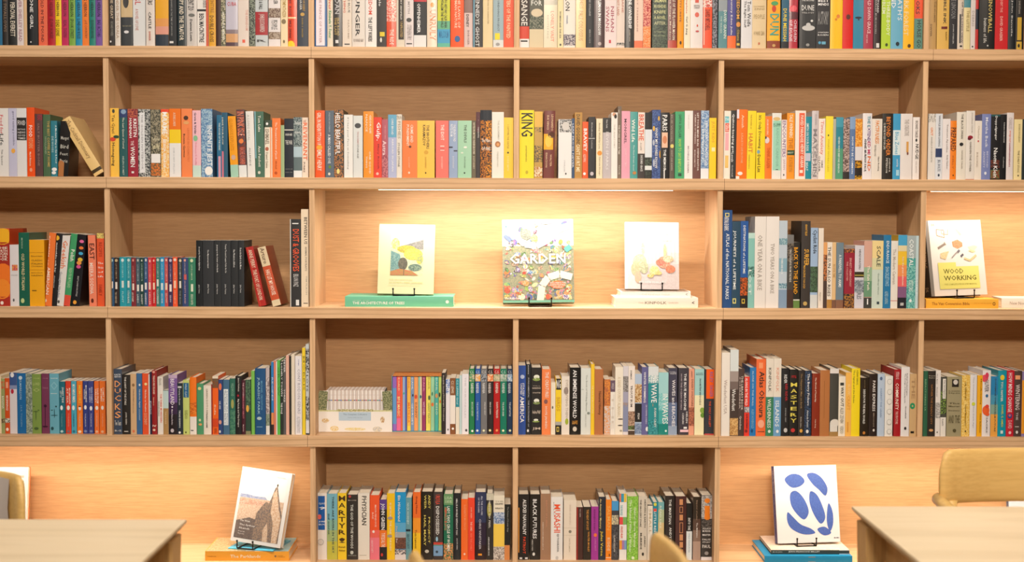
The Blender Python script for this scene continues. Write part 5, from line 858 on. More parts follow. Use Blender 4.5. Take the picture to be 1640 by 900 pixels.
954 1086 188 3a3634 hc d=.15 / p 8c8884 c8c4c0 190 440 / r f08828 300 440 990 1045 / o f08828 1018 245 30 26 / o f08828 1018 425 32 26 / p 2a2624 6a6460 450 560 / h f0ece8 535 550 : A FORCE / h f0ece8 560 580 : MURDER / h f0ece8 600 620 : MASTER / h f0ece8 650 668 : FALSE / h f0ece8 680 695 : STORY / h f0ece8 715 750 : PAUL / o 9a9694 1010 805 22 20 / r e8e4e8 845 900 / @ black-and-white photo with orange lettering, last in bay
"""
# ------------------------------------------------------------------ books from the list
RECESS = {(4, 0): .040, (4, 1): .028, (4, 2): .045, (4, 3): .038, (4, 4): .015, (4, 5): .015}
def recess(r, k):
    if r == 5: return .055
    return RECESS.get((r, k), .020)

def hsv(h):
    import colorsys
    r, g, b = [int(h[i:i+2], 16) / 255 for i in (0, 2, 4)]
    hh, s, v = colorsys.rgb_to_hsv(r, g, b)
    return hh * 360, s, v
def colour_name(h):
    if len(h) == 3: h = h[0]*2 + h[1]*2 + h[2]*2
    hh, s, v = hsv(h)
    if v < 0.26: return 'black'
    if s < 0.12: return 'white' if v > 0.84 else 'pale grey' if v > 0.68 else 'grey' if v > 0.4 else 'dark grey'
    if s < 0.20 and v < 0.5: return 'dark grey'
    if s < 0.22 and v > 0.86 and 20 < hh < 70: return 'cream'
    if s < 0.22 and v > 0.80 and (hh < 20 or hh > 300): return 'pale pink'
    if s < 0.25 and v < 0.40: return 'charcoal'
    if hh < 12 or hh > 345: return 'dark red' if v < 0.62 else 'pink' if s < 0.5 else 'red'
    if hh < 22 and v > 0.8: return 'orange' if s > 0.6 else 'salmon'
    if hh < 42:
        if v < 0.66: return 'brown'
        if s < 0.48: return 'tan'
        if hh > 33 and v < 0.87: return 'golden brown'
        return 'orange'
    if hh < 66:
        if s < 0.35 and v > 0.8: return 'pale yellow'
        return 'yellow' if v > 0.8 else 'olive'
    if hh < 165: return 'light green' if v > 0.72 and s < 0.5 else 'dark green' if v < 0.4 else 'green'
    if hh < 195: return 'teal' if v < 0.75 else 'light blue'
    if hh < 245: return 'light blue' if s < 0.45 and v > 0.6 else 'navy' if v < 0.42 else 'blue'
    if hh < 300: return 'lilac' if s < 0.3 and v > 0.6 else 'purple'
    return 'magenta' if s > 0.5 else 'mauve'

def parse(data):
    out = []; ox = oy = 0; sc = 1; row = 1
    for line in data.strip().split('\n'):
        if line.startswith('C '):
            a = line.split(); ox, oy, sc, row = float(a[1]), float(a[2]), float(a[3]), int(a[4]); continue
        parts = [p.strip() for p in line.split(' / ')]
        h = parts[0].split()
        b = dict(row=row, x0=ox + float(h[0])/sc, x1=ox + float(h[1])/sc, top=oy + float(h[2])/sc, col=h[3],
                 hc=False, L=0.0, d=None, slip=False, items=[], note=None)
        for f in h[4:]:
            if f == 'hc': b['hc'] = True
            elif f == 's': b['slip'] = True
            elif f[:2] == 'L=': b['L'] = float(f[2:]) / sc
            elif f[:2] == 'd=': b['d'] = float(f[2:])
        if row == 1: b['hc'] = (len(out) % 3 != 0)
        for p in parts[1:]:
            if p.startswith('@ '): b['note'] = p[2:]; continue
            tx = None
            if ' : ' in p: p, tx = p.split(' : ', 1)
            b['items'].append((p.split(), tx))
        b['o'] = (ox, oy, sc)
        out.append(b)
    return out
BOOKS = parse(DATA)

def bay_of(x, row):
    g = at(x, {1: 40, 2: 240, 3: 430, 4: 640, 5: 840}[row], 0.02)
    return int(math.floor(g.x / W)) + 1
def PX(v, lo, hi): return max(lo, min(hi, v))

# geometry of every book, then keep neighbours from passing into each other
for b in BOOKS:
    k = b['k'] = bay_of((b['x0'] + b['x1']) / 2, b['row'])
    y = recess(b['row'], k)
    zs = SZ(b['row'])
    if b['slip']: y = .104; zs += .003
    xm = (b['x0'] + b['x1']) / 2
    ztop = at(xm, b['top'], y).z
    b['y'] = y; b['zs'] = zs
    # pixel row of the shelf under this plane
    def row_px(z):
        p = Vector((at(xm, 400, y).x, y, z)) - CAM
        return 450 - FPX * p.dot(U2) / p.dot(FW)
    pyb = row_px(zs); pyt = b['top']; pym = (pyb + pyt) / 2
    a = at(b['x0'], pym, y); c = at(b['x1'], pym, y)
    b['a'], b['b'] = a.x, c.x
    t0 = at(xm + b['L']/2, pyt, y); b0 = at(xm - b['L']/2, pyb, y)
    th = math.atan2(t0.x - b0.x, t0.z - b0.z)
    if abs(b['L']) < 1.2 or b['row'] == 1: th = 0.0
    b['th'] = th
    b['hz'] = ztop - zs
last = {}
for b in BOOKS:
    key = (b['row'], b['k'])
    wl, wr = (b['k'] - 1) * W + TD/2 + .0008, b['k'] * W - TD/2 - .0008
    if not has_div(b['row'], b['k'] - 1): wl = -9
    if not has_div(b['row'], b['k']): wr = 9
    g = .0005
    p = last.get(b['row'])
    lo = wl if b['th'] == 0 else -9
    if p is not None and p['th'] == 0 and b['th'] == 0: lo = max(lo, p['b'] + g)
    if b['a'] < lo:
        if b['b'] - lo > .004: b['a'] = lo
        else: b['b'] += lo - b['a']; b['a'] = lo
    if b['b'] > wr and b['th'] == 0: b['b'] = wr
    if b['b'] - b['a'] < .004: b['b'] = b['a'] + .004
    if b['th'] != 0 or (p is not None and p['th'] != 0):
        def edges(q_, z):
            xm = (q_['a'] + q_['b']) / 2; hw = (q_['b'] - q_['a']) / 2
            x = xm + (z - q_['hz'] / 2) * tan(q_['th']); return x - hw, x + hw
        if p is not None and p['k'] == b['k']:
            ov = max(edges(p, z)[1] - edges(b, z)[0] for z in (.002, min(p['hz'], b['hz']) - .004)) + g
            if 0 < ov < .012: b['a'] += ov; b['b'] += ov
        if b['th'] != 0:
            t_ = (b['b'] - b['a']) * cos(b['th']); hh_ = (b['hz'] - t_ * abs(sin(b['th']))) / cos(b['th'])
            ext = (hh_ * abs(sin(b['th'])) + t_ * cos(b['th'])) / 2; xm = (b['a'] + b['b']) / 2
            sh = min(0, wr - (xm + ext))
            if sh > -.03: b['a'] += sh; b['b'] += sh
    last[b['row']] = b

def make_book(b):
    """returns (matrix, cover M, pages M, height, thick, depth)"""
    th = b['th']; ct, st = cos(th), abs(sin(th))
    t = (b['b'] - b['a']) * ct
    h = (b['hz'] - t * st) / ct
    d = b['d'] or max(.10, min(.165, h * .64)) + (hash_r(b) - .5) * .012
    hc = b['hc']
    xm = (b['a'] + b['b']) / 2
    zc = b['zs'] + (h * ct + t * st) / 2 + .0001
    rotm = Matrix.Rotation(th, 4, 'Y')
    loc = Vector((xm, b['y'], zc)) - rotm @ Vector((0, 0, h / 2))
    mat4 = Matrix.Translation(loc) @ rotm
    bul = min(.0014, t * .06) if hc else min(.0005, t*.03)
    def yf(x): return bul * (2 * x / t) ** 2
    ct_ = min(.0026, t * .16) if hc else min(.0008, t * .1)
    q = M([GLOSS if hash_r(b) > .6 else COVER])
    c = b['col']
    # cover profile seen from above: outer then inner
    n = 6
    xs = [-t/2 + t * i / n for i in range(n + 1)]
    outer = [(-t/2, d)] + [(x, yf(x)) for x in xs] + [(t/2, d)]
    inner = [(-t/2 + ct_, d)] + [(max(-t/2 + ct_, min(t/2 - ct_, x)), yf(x) + ct_ + .0005) for x in xs] + [(t/2 - ct_, d)]
    m_ = len(outer)
    vs = [(x, y, z) for z in (0, h) for (x, y) in outer] + [(x, y, z) for z in (0, h) for (x, y) in inner]
    fs = []
    for i in range(m_ - 1):
        fs.append((i, i + 1, m_ + i + 1, m_ + i))                       # outside
        fs.append((2*m_ + i, 3*m_ + i, 3*m_ + i + 1, 2*m_ + i + 1))     # inside
        fs.append((m_ + i, m_ + i + 1, 3*m_ + i + 1, 3*m_ + i))         # top edge
        fs.append((i, 2*m_ + i, 2*m_ + i + 1, i + 1))                   # bottom edge
    for i in (0, m_ - 1):
        fs.append((i, m_ + i, 3*m_ + i, 2*m_ + i))
    side = b.get('side')
    q.grid(vs, fs, c)
    ox, oy, sc = b['o']
    def loc_uv(px, py):
        w = at(px, py, b['y'])
        lz = (w.z - zc) / ct + h / 2
        lx = (w.x - (xm + (w.z - zc) * tan(th))) * ct
        return lx, lz
    lvl = 0
    for toks, tx in b['items']:
        kd = toks[0]; lvl += 1
        off = .0003 + .00011 * lvl + (.45 * bul if kd in 'tho' else 0)
        if kd in 'thrp':
            nums_at = 2 if kd != 'p' else 3
            col = toks[1]; col2 = toks[2] if kd == 'p' else None
            nn = [float(v) for v in toks[nums_at:]]
            y0, y1 = nn[0], nn[1]
            full = len(nn) < 4
            if full:
                ins = 0.0 if kd in 'rp' else (.24 if kd == 't' else .12)
                xa, xb = -t/2 + t * ins, t/2 - t * ins
                _, z1 = loc_uv((b['x0'] + b['x1'])/2, oy + y0/sc); _, z0 = loc_uv((b['x0'] + b['x1'])/2, oy + y1/sc)
            else:
                ym = (max(y0, -400) + min(y1, 900)) / 2
                if abs(b['L']) > 0: ym = max(y0, (b['top']-oy)*sc) * .5 + min(y1, (b['top']-oy)*sc + 700) * .5
                xa, _ = loc_uv(ox + nn[2]/sc, oy + ym/sc); xb, _ = loc_uv(ox + nn[3]/sc, oy + ym/sc)
                _, z1 = loc_uv(ox + nn[2]/sc, oy + y0/sc); _, z0 = loc_uv(ox + nn[2]/sc, oy + y1/sc)
            mg = 0.0 if kd in 'rp' else .0006
            xa = PX(xa, -t/2 + mg, t/2 - mg); xb = PX(xb, -t/2 + mg, t/2 - mg)
            z1 = PX(z1, .0, h); z0 = PX(z0, .0, h)
            if b['row'] == 1 and kd == 't' and z1 > h - .004: z1 = h - .004
            if kd in 'th':
                z1 = min(z1, h - .003); z0 = max(z0, .003)
            if xb - xa < .0008 or z1 - z0 < .0008: continue
            if kd in 'rp':
                k_ = 4
                vs = [(xa + (xb - xa)*i/k_, yf(xa + (xb - xa)*i/k_) - off, z) for z in (z0, z1) for i in range(k_ + 1)]
                q.grid(vs, [(i, i + 1, k_ + 2 + i, k_ + 1 + i) for i in range(k_)], col, col2)
                continue
            tm = text_mesh(tx)
            if not tm[0]: continue
            vs0, fs0, asp = tm
            if kd == 't': P = [(xa + (xb - xa) * v, z1 - (z1 - z0) * u) for u, v in vs0]
            else: P = [(xa + (xb - xa) * u, z0 + (z1 - z0) * v) for u, v in vs0]
            q.grid([(x, yf(x) - off, z) for x, z in P], fs0, col)
        elif kd == 'o':
            col = toks[1]; cx, cy, rx, ry = [float(v) for v in toks[2:6]]
            lx, lz = loc_uv(ox + cx/sc, oy + cy/sc)
            s_ = 4.955 / FPX / sc
            rx *= s_; ry *= s_
            P = [(PX(lx + rx*cos(2*pi*i/14), -t/2, t/2), PX(lz + ry*sin(2*pi*i/14), 0, h)) for i in range(14)]
            q.face([(x, yf(x) - off, z) for x, z in P], col)
    ov = .0028 if hc else .0004
    pg = M([PAGES])
    e = .0002
    pg.box(-t/2 + ct_ + e, t/2 - ct_ - e, bul + ct_ + .001, d - (ov if hc else .0003), ov, h - ov)
    return mat4, q, pg, h, t, d

def hash_r(b):
    v = sin(b['x0'] * 12.9898 + b['row'] * 78.233) * 43758.5453
    return v - math.floor(v)

# visible size decides which books are things of their own (the 300 largest) and which are the remaining mass
def vis(b):
    t = max(b['top'], 0); bt = {1: 76, 2: 285, 3: 492, 4: 696, 5: 896}[b['row']]
    return max(0, min(b['x1'], 1640) - max(b['x0'], 0)) * (bt - t)
for b in BOOKS: b['vis'] = vis(b)
rank = sorted(BOOKS, key=lambda b: -b['vis'])
for i, b in enumerate(rank): b['solo'] = i < 291

ROWN = {1: 'top shelf', 2: 'second shelf', 3: 'third shelf', 4: 'fourth shelf', 5: 'bottom shelf'}
BAYN = {0: 'far-left bay', 1: 'left bay', 2: 'centre-left bay', 3: 'centre-right bay', 4: 'right bay', 5: 'far-right bay'}
def letter_colour(b):
    best = None; bs = 0
    for toks, tx in b['items']:
        if toks[0] in 'th' and tx:
            nn = [float(v) for v in toks[2:]]
            a = (nn[1] - nn[0]) * ((nn[3] - nn[2]) if len(nn) > 3 else 30)
            if a > bs: bs = a; best = toks[1]
    return colour_name(best) if best else None
def nth(n): return ['', 'first', 'second', 'third', 'fourth', 'fifth', 'sixth', 'seventh', 'eighth', 'ninth', 'tenth', 'eleventh', 'twelfth'][n] if n < 13 else '%dth' % n
bays = {}
for b in BOOKS: bays.setdefault((b['row'], b['k']), []).append(b)
used = set()
HUES = set('black white grey red orange yellow green blue teal purple pink cream tan brown gold golden maroon copper crimson turquoise indigo charcoal olive magenta violet slate sky bright silver dusty'.split())
HUES.discard('bright')
for key, lst in bays.items():
    mh = sum(x['hz'] for x in lst) / len(lst)
    for i, b in enumerate(lst):
        if not b['solo']: continue
        c = colour_name(b['col']); lc = letter_colour(b)
        place = ROWN[b['row']] + ', ' + BAYN[b['k']]
        L = colour_name(lst[i-1]['col']) if i else None
        Rr = colour_name(lst[i+1]['col']) if i + 1 < len(lst) else None
        w = b['b'] - b['a']
        size = 'thick ' if w > .040 else 'slim ' if w < .019 else ''
        note = b['note']
        if L and Rr: nb = ('between %s and %s books' % (L, Rr)) if L != Rr else ('between two %s books' % L)
        elif Rr: nb = 'first from left, beside a %s book' % Rr
        elif L: nb = 'last on the right, beside a %s book' % L
        else: nb = ''
        lead = note.split()[0] if note else ''
        if note:
            if lead in ('with', 'in', 'beside', 'between', 'leaning', 'tilting', 'fallen', 'right', 'fading', 'left', 'directly'): body = '%s book %s' % (c, note)
            elif any(q_.strip(',') in HUES for q_ in note.replace('-', ' ').split()[:3]): body = 'upright book, ' + note
            else: body = '%s book, %s' % (c, note)
        else:
            body = size + c + ' book' + (' with %s lettering' % lc if lc and lc != c else '')
        cands = [body + ', ' + nb + ', ' + place, body + ', ' + place,
                 size + c + ' book, ' + nb + ', ' + place,
                 size + c + ' book, ' + nth(i + 1) + ' from the left, ' + place]
        for s_ in cands:
            s_ = s_.replace(', ,', ',').replace(' a orange', ' an orange')
            if 4 <= len(s_.split()) <= 16 and s_ not in used:
                if s_ == cands[1] and not note: continue
                break
        used.add(s_); b['label'] = s_

rest = M([COVER, PAGES])
for b in BOOKS:
    mat4, q, pg, h, t, d = make_book(b)
    if b['solo']:
        o = bpy.data.objects.new('book', None); o.empty_display_size = .03
        COL.objects.link(o); o.matrix_world = mat4
        tag(o, b['label'], 'book', 'books standing on the ' + ROWN[b['row']])
        q.obj('cover', o); pg.obj('page_block', o)
    else:
        rest.add(q, mat4, 0); rest.add(pg, mat4, 1)
# thin white booklets in the hedge-printed box
bx0, bx1 = at(523, 660, .112).x, at(616, 660, .112).x
nbk = 30
for i in range(nbk):
    x = bx0 + (bx1 - bx0) * (i + .5) / nbk; t = (bx1 - bx0) / nbk * .92; hh = .150
    z = SZ(4) + .003
    y0 = .112
    rest.box(x - t/2, x + t/2, y0, y0 + .105, z, z + hh - (i % 2) * .0008, ['f8f2ee', 'ddd0c8'][i % 2])
    rest.box(x - t/2 + .0004, x + t/2 - .0004, y0 - .0002, y0, z + .1105, z + .1145, ['c86070', '60a080', '7080c0', 'c0a050', '806080'][i % 5])
    rest.box(x - t/2 + .0004, x + t/2 - .0004, y0 - .0002, y0, z + .150 - .018, z + .150 - .0172, 'c8b8b0')
ro = rest.obj('book_mass')
tag(ro, 'the many thinner or cropped books standing along all the shelves', 'books', kind='stuff')
# ------------------------------------------------------------------ display books, boxes, stands
S_ = 4.955 / FPX      # metres per pixel near the shelf front

def flat_book(label, px0, px1, zs, thick, y0, depth, col, items, rz=0.0, name='book', top=None, hc=True, group='books lying flat under displays'):
    """a book lying flat, spine to the viewer; returns root and the height of its top"""
    x0, x1 = at(px0, 450, y0), at(px1, 450, y0)
    pyx = (zs)
    # find x of pixel columns at the book's own height
    def colx(px):
        d0 = at(px, 300, y0); d1 = at(px, 900, y0); f = (zs - d0.z) / (d1.z - d0.z); return d0.x + (d1.x - d0.x) * f
    xa, xb = colx(px0), colx(px1)
    w = xb - xa; c = min(.0028, thick * .14)
    t = thing(name, label, 'book', ((xa + xb) / 2, y0, zs + .0001), (0, 0, rz), group)
    q = M([COVER]); bul = .001
    def yf(z): return bul * (2 * (z - thick/2) / thick) ** 2
    n = 6; zz = [thick * i / n for i in range(n + 1)]
    outer = [(depth, 0)] + [(yf(z), z) for z in zz] + [(depth, thick)]
    inner = [(depth, c)] + [(yf(z) + c, max(c, min(thick - c, z))) for z in zz] + [(depth, thick - c)]
    m_ = len(outer)
    vs = [(x, y, z) for x in (-w/2, w/2) for y, z in outer] + [(x, y, z) for x in (-w/2, w/2) for y, z in inner]
    fs = []
    for i in range(m_ - 1):
        fs += [(i, m_ + i, m_ + i + 1, i + 1), (2*m_ + i, 2*m_ + i + 1, 3*m_ + i + 1, 3*m_ + i), (i, i + 1, 2*m_ + i + 1, 2*m_ + i), (m_ + i, 3*m_ + i, 3*m_ + i + 1, m_ + i + 1)]
    for i in (0, m_ - 1): fs.append((i, m_ + i, 3*m_ + i, 2*m_ + i))
    q.grid(vs, fs, col)
    for j, it in enumerate(items):
        kd, cc, u0, u1, v0, v1 = it[:6]
        xx0, xx1 = -w/2 + w*u0, -w/2 + w*u1; z0, z1 = thick*(1 - v1), thick*(1 - v0); off = .0003 + .0001*j
        if kd == 'r': q.face([(xx0, yf(z0) - off, z0), (xx1, yf(z0) - off, z0), (xx1, yf(z1) - off, z1), (xx0, yf(z1) - off, z1)], cc)
        elif kd == 'o': q.face([((xx0 + xx1)/2 + (xx1 - xx0)/2*cos(2*pi*i/14), -off, (z0 + z1)/2 + (z1 - z0)/2*sin(2*pi*i/14)) for i in range(14)], cc)
        elif kd == 'T': q.box(xx0, xx1, depth*v0, depth*v1, thick, thick + .0003, cc, c2=it[6] if len(it) > 6 else None)
        else:
            tm = text_mesh(it[6])
            q.grid([(xx0 + (xx1 - xx0)*u, yf(z0 + (z1 - z0)*v) - off - .0005, z0 + (z1 - z0)*v) for u, v in tm[0]], tm[1], cc)
    q.obj('cover', t)
    p = M([PAGES]); p.box(-w/2 + .003, w/2 - .003, bul + c + .001, depth - .003, c + .0002, thick - c - .0002); p.obj('page_block', t)
    return t, zs + thick + .0003

def front_book(label, cx, y, zs, w, h, th, tilt, rz, roll, col, edge, draw, spine_items=None, board=None):
    """an upright book with its front cover to the viewer, leaning back on a stand"""
    t = thing('book', label, 'book', (cx, y, zs), (0, 0, 0), 'books displayed on wire stands')
    R = (Matrix.Rotation(rz, 4, 'Z') @ Matrix.Rotation(roll, 4, 'Y') @ Matrix.Rotation(-tilt, 4, 'X'))
    low = min((R @ Vector((a, b, 0))).z for a in (-w/2, w/2) for b in (0, th))
    t.matrix_world = Matrix.Translation((cx, y, zs + .0006 - low)) @ R
    q = M([COVER]); c = .0025; q.ink = 0.58
    q.box(-w/2, w/2, 0, c, 0, h, edge)                      # front board
    q.box(-w/2, w/2, th - c, th, 0, h, edge)                # back board
    q.box(-w/2, -w/2 + c, c, th - c, 0, h, board or edge)   # spine on the left
    q.face([(-w/2 + .0003, -.0002, .0003), (w/2 - .0003, -.0002, .0003), (w/2 - .0003, -.0002, h - .0003), (-w/2 + .0003, -.0002, h - .0003)], col)
    class D:
        n = 0
        def P(s, u, v, side=False): return (-w/2 + w*u, -.0003 - .0001*s.n, h*(1 - v))
        def rect(s, u0, v0, u1, v1, cc, c2=None):
            s.n += 1; q.face([s.P(u0, v1), s.P(u1, v1), s.P(u1, v0), s.P(u0, v0)], cc, c2)
        def poly(s, pts, cc, c2=None):
            s.n += 1; q.face([s.P(u, v) for u, v in pts], cc, c2)
        def ell(s, u, v, ru, rv, cc, c2=None, rot=0.0, n=20):
            s.n += 1
            pts = []
            for i in range(n):
                a = 2*pi*i/n; ex, ey = ru*w*cos(a), rv*h*sin(a)
                pts.append((u + (ex*cos(rot) - ey*sin(rot))/w, v + (ex*sin(rot) + ey*cos(rot))/h))
            q.face([s.P(*p) for p in pts], cc, c2)
        def text(s, u0, v0, u1, v1, cc, tx):
            s.n += 1; tm = text_mesh(tx)
            q.grid([s.P(u0 + (u1 - u0)*a, v1 - (v1 - v0)*b) for a, b in tm[0]], tm[1], cc)
        def line(s, pts, wd, cc):
            for (a, b), (e, f) in zip(pts, pts[1:]):
                dx, dy = (e - a)*w, (f - b)*h; L = max(1e-6, sqrt(dx*dx + dy*dy)); nx, ny = -dy/L*wd/2/w, dx/L*wd/2/h
                s.poly([(a - nx, b - ny), (e - nx, f - ny), (e + nx, f + ny), (a + nx, b + ny)], cc); s.n -= 1
            s.n += 1
    draw(D())
    for (cc, v0, v1, y0, y1, tx) in (spine_items or []):
        tm = text_mesh(tx)
        q.grid([(-w/2 - .0002, th*(y1 - (y1 - y0)*b), h*(1 - v0 - (v1 - v0)*a)) for a, b in tm[0]], tm[1], cc)
    q.obj('cover', t)
    p = M([PAGES]); p.box(-w/2 + c + .0003, w/2 - .003, c + .0003, th - c - .0003, .003, h - .003); p.obj('page_block', t)
    return t

def stand(label, cx, y, zs, gap, depth, tilt, rz=0.0, front=.014, hook=.026):
    """black wire easel: two hooked feet in front of the book, cross bar, two back wires and a base loop"""
    t = thing('book_stand', label, 'stand', (cx, y, zs), (0, 0, rz), 'black wire book stands')
    r = .0023
    for s in (-1, 1):
        x = s * gap / 2
        q = M([BLACKMETAL])
        q.tube([(x, -front - .003, hook), (x, -front - .003, .004), (x, -front, r), (x, depth, r)], r)
        q.tube([(x*.999, -front - .003, hook - .002), (x*.999, -front - .003, hook + .0035)], r * 1.5)
        q.obj('hook', t, smooth=True)
        q = M([BLACKMETAL])
        q.tube([(x, depth, r), (x, depth - .012, .02), (x*.6, depth + .02, .12)], r); q.obj('back_wire', t, smooth=True)
    q = M([BLACKMETAL]); q.tube([(-gap/2, -front, r), (gap/2, -front, r)], r * 1.15); q.obj('front_bar', t, smooth=True)
    q = M([BLACKMETAL]); q.tube([(-gap/2, depth, r), (gap/2, depth, r)], r)
    q.obj('cross_bar', t, smooth=True)
    q = M([BLACKMETAL]); q.tube([(-gap*.3, depth + .02, .12), (gap*.3, depth + .02, .12)], r); q.obj('top_bar', t, smooth=True)
    return t

z3, z5 = SZ(3), SZ(5)
def X(px, z, y):
    d0 = at(px, 100, y); d1 = at(px, 900, y); f = (z - d0.z) / (d1.z - d0.z); return d0.x + (d1.x - d0.x) * f

# -- middle display bay, left: teal book, pale yellow book on a stand
_, zt = flat_book('teal book lying flat under the pale yellow tree book', 552.5, 726, z3, .038, .030, .215, '6cc2a0',
    [('t', 'f4f8f4', .07, .55, .50, .76, 'THE ARCHITECTURE OF TREES'), ('t', 'e8f0ec', .07, .15, .36, .40, 'CESARE'), ('t', 'e8f0ec', .165, .225, .36, .40, 'LEONARDI'), ('o', 'e8f4f0', .928, .960, .34, .66)])
def draw1(D):
    D.rect(.22, .155, .80, .735, 'd0d8b8', 'e0dca0')
    D.poly([(.22, .155), (.80, .155), (.80, .24), (.52, .29), (.22, .33)], 'f6f6ec')
    D.poly([(.44, .305), (.80, .215), (.80, .36), (.6, .37)], '807c74', '98948c')
    D.ell(.30, .28, .08, .08, 'c8c058', 'ece4a8'); D.ell(.5, .36, .17, .055, 'dcc83c', 'a89838'); D.ell(.62, .43, .17, .085, 'e4d860', 'c0b848'); D.ell(.74, .50, .06, .07, 'd8cc50', '90a070')
    D.poly([(.22, .38), (.38, .43), (.46, .68), (.22, .68)], '5c8c88', '84a8a0')
    D.ell(.44, .57, .085, .09, '504c3c', '6c6450'); D.ell(.66, .62, .12, .05, '506c60', '90a488')
    D.poly([(.22, .68), (.38, .64), (.60, .67), (.72, .735), (.22, .735)], 'c87048', 'b09040')
    D.rect(.455, .50, .465, .735, '4c4438')
    D.text(.20, .79, .62, .81, 'dcd488', 'THE ARCHITECTURE'); D.text(.20, .83, .80, .85, 'd8d078', 'OF NORDIC TREES GARDENS'); D.text(.20, .87, .75, .885, 'e4dc98', 'PHAIDON ATLAS EDITION')
front_book('pale yellow book with a small tree picture, on the teal book', X(649, zt + .1, .07), .075, zt, .207, .262, .022, radians(12), 0.0, radians(0.8), 'f0e8b4', 'ece4ac', draw1)
stand('black wire stand holding the pale yellow tree book', X(647, zt, .07), .071, zt, .078, .085, radians(12))

# -- middle: garden book straight on the shelf
def draw2(D):
    rnd = random.Random(3)
    cols = ['d8582c', 'e09030', 'e8c050', '98b048', '5c8c48', '4860b0', '6c5098', 'c86880', 'ece0c8', '4c4438', 'b03818', '408888', 'e8d898', '686050']
    PAIRS = [('e0683c', 'f4b88c'), ('f0a840', 'f8dc98'), ('f4d868', 'f8f0b8'), ('a8c860', 'e4ecb0'), ('6c9c50', 'c4d498'), ('5870bc', 'c0c8e8'), ('8c70b0', 'dccce4'), ('d88098', 'f4d4d8'), ('f8f4e4', 'e8e0c8'), ('5c5448', 'c8bca4'), ('c84828', 'ec9c70'), ('4c9898', 'b4d8d0'), ('f4f0e0', 'd8d0a8'), ('7c7460', 'd8d4b8')]
    D.rect(0, 0, 1, 1, 'f4f2e8', 'dce4cc'); D.rect(0, .32, 1, 1, 'a8a07c', '889070')
    for i in range(300):
        u, v = rnd.random(), 1 - rnd.random() ** 1.5 * .98
        if v < .35 and rnd.random() < .5: continue
        D.ell(min(.94, max(.06, u)), min(.93, max(.05, v)), .012 + .040*rnd.random(), .010 + .032*rnd.random(), rnd.choice(cols), rnd.choice(PAIRS)[rnd.random() < .5], rnd.random()*3, 9)
        D.n -= .92
    D.n = int(D.n) + 1
    D.line([(.10, .05), (.20, .20), (.32, .30), (.48, .32), (.64, .25), (.80, .12), (.98, .07)], .024, 'f6f4ec')
    D.ell(.33, .18, .08, .07, 'a0a48c', '7c7c70'); D.ell(.45, .23, .05, .05, 'b09858', 'd8cc98'); D.ell(.62, .03, .09, .03, '9c88b0', 'c8b8cc')
    D.line([(.03, .19), (.12, .26)], .012, '7484c8'); D.line([(.08, .17), (.16, .25)], .008, '8c98d0'); D.line([(.88, .38), (.96, .33)], .02, '58a8a0')
    D.line([(.52, .98), (.55, .80), (.64, .70), (.80, .66), (.97, .70)], .026, 'f4ecd8')
    D.ell(.77, .79, .11, .05, 'e0843c', 'c85c30')
    D.text(.105, .415, .885, .535, 'ffffff', 'GARDEN'); D.text(.66, .76, .88, .775, 'fafaf0', 'EXPLORING THE'); D.text(.66, .785, .88, .80, 'fafaf0', 'HORTICULTURAL'); D.text(.70, .81, .84, .825, 'fafaf0', 'WORLD')
    D.text(.03, .935, .25, .962, 'f4f4ec', 'PHAIDON')
    D.rect(0, .972, 1, 1, '74b898')
front_book('large colourful garden book covered in painted flowers, middle of display bay', X(863, z3 + .1, .07), .070, z3 + .004, .264, .312, .042, radians(11), 0.0, radians(-0.8), 'f4f2e4', '70b494', draw2)
stand('black wire stand holding the colourful garden book on the shelf', X(865, z3, .06), .058, z3, .082, .09, radians(11), hook=.032)

# -- right: two white books and the flower book
_, zt = flat_book('cream book lying at the bottom of the white pair', 985, 1118, z3, .036, .030, .20, 'f4ece0',
    [('t', '8a8478', .36, .62, .38, .66, 'KINFOLK'), ('t', 'd0c8bc', .28, .34, .44, .60, 'THE'), ('t', 'd0c8bc', .64, .76, .44, .60, 'GARDEN'), ('t', '3a3a38', .925, .955, .36, .64, '<')])
_, zt = flat_book('slimmer white book lying on top under the pink flower book', 994, 1106, zt, .022, .045, .18, 'f6f0e8',
    [('t', '8a8a84', .93, .955, .3, .66, '<'), ('t', 'e0d8cc', .30, .70, .40, .62, 'THE KINFOLK TABLE'), ('T', '9a8878', .02, .98, .0, .9)])
def draw3(D):
    D.rect(0, 0, 1, 1, 'fbf7f4')
    D.rect(.05, .45, 1, 1, 'eedfdc', 'f4e8e4'); D.rect(.3, .62, 1, 1, 'e0cfcc', 'ead9d6')
    for i in range(9): D.rect(.36 + i*.07, .10 + .03*(i % 4), .368 + i*.07, .97, 'e0d2ce')
    for u, v, a, b, c, c2 in ((.33, .40, .03, .10, 'c8d8a0', 'e4e8c0'), (.27, .60, .13, .12, 'ccd4a0', 'e8e4c0'), (.20, .70, .09, .10, 'e8d0a8', 'c0c090'), (.35, .68, .08, .09, 'dcd8b0', 'b8b890'),
                              (.24, .82, .06, .09, 'd8c8a0', 'e8b8a0'), (.74, .42, .03, .10, 'e8e0b0', 'c8d090'), (.72, .60, .12, .09, 'e88868', 'f0c0a0'), (.66, .60, .09, .05, 'd86c5c', 'e89878'),
                              (.84, .70, .09, .06, 'e8714c', 'f09870'), (.80, .55, .10, .05, 'f4e4c0', 'e0b890'), (.54, .72, .09, .07, 'f6d878', 'f8e8b0'), (.47, .80, .06, .03, 'f4c060', 'f8e0a0'), (.62, .76, .06, .03, 'f8dc90', 'f4c878')):
        D.ell(u, v, a, b, c, c2)
    D.text(.26, .885, .76, .912, 'fbfbf8', 'ROGER PHILLIPS'); D.text(.48, .14, .84, .18, 'f0ebe6', 'WILD'); D.text(.48, .24, .84, .28, 'f0ebe6', 'FLOWERS')
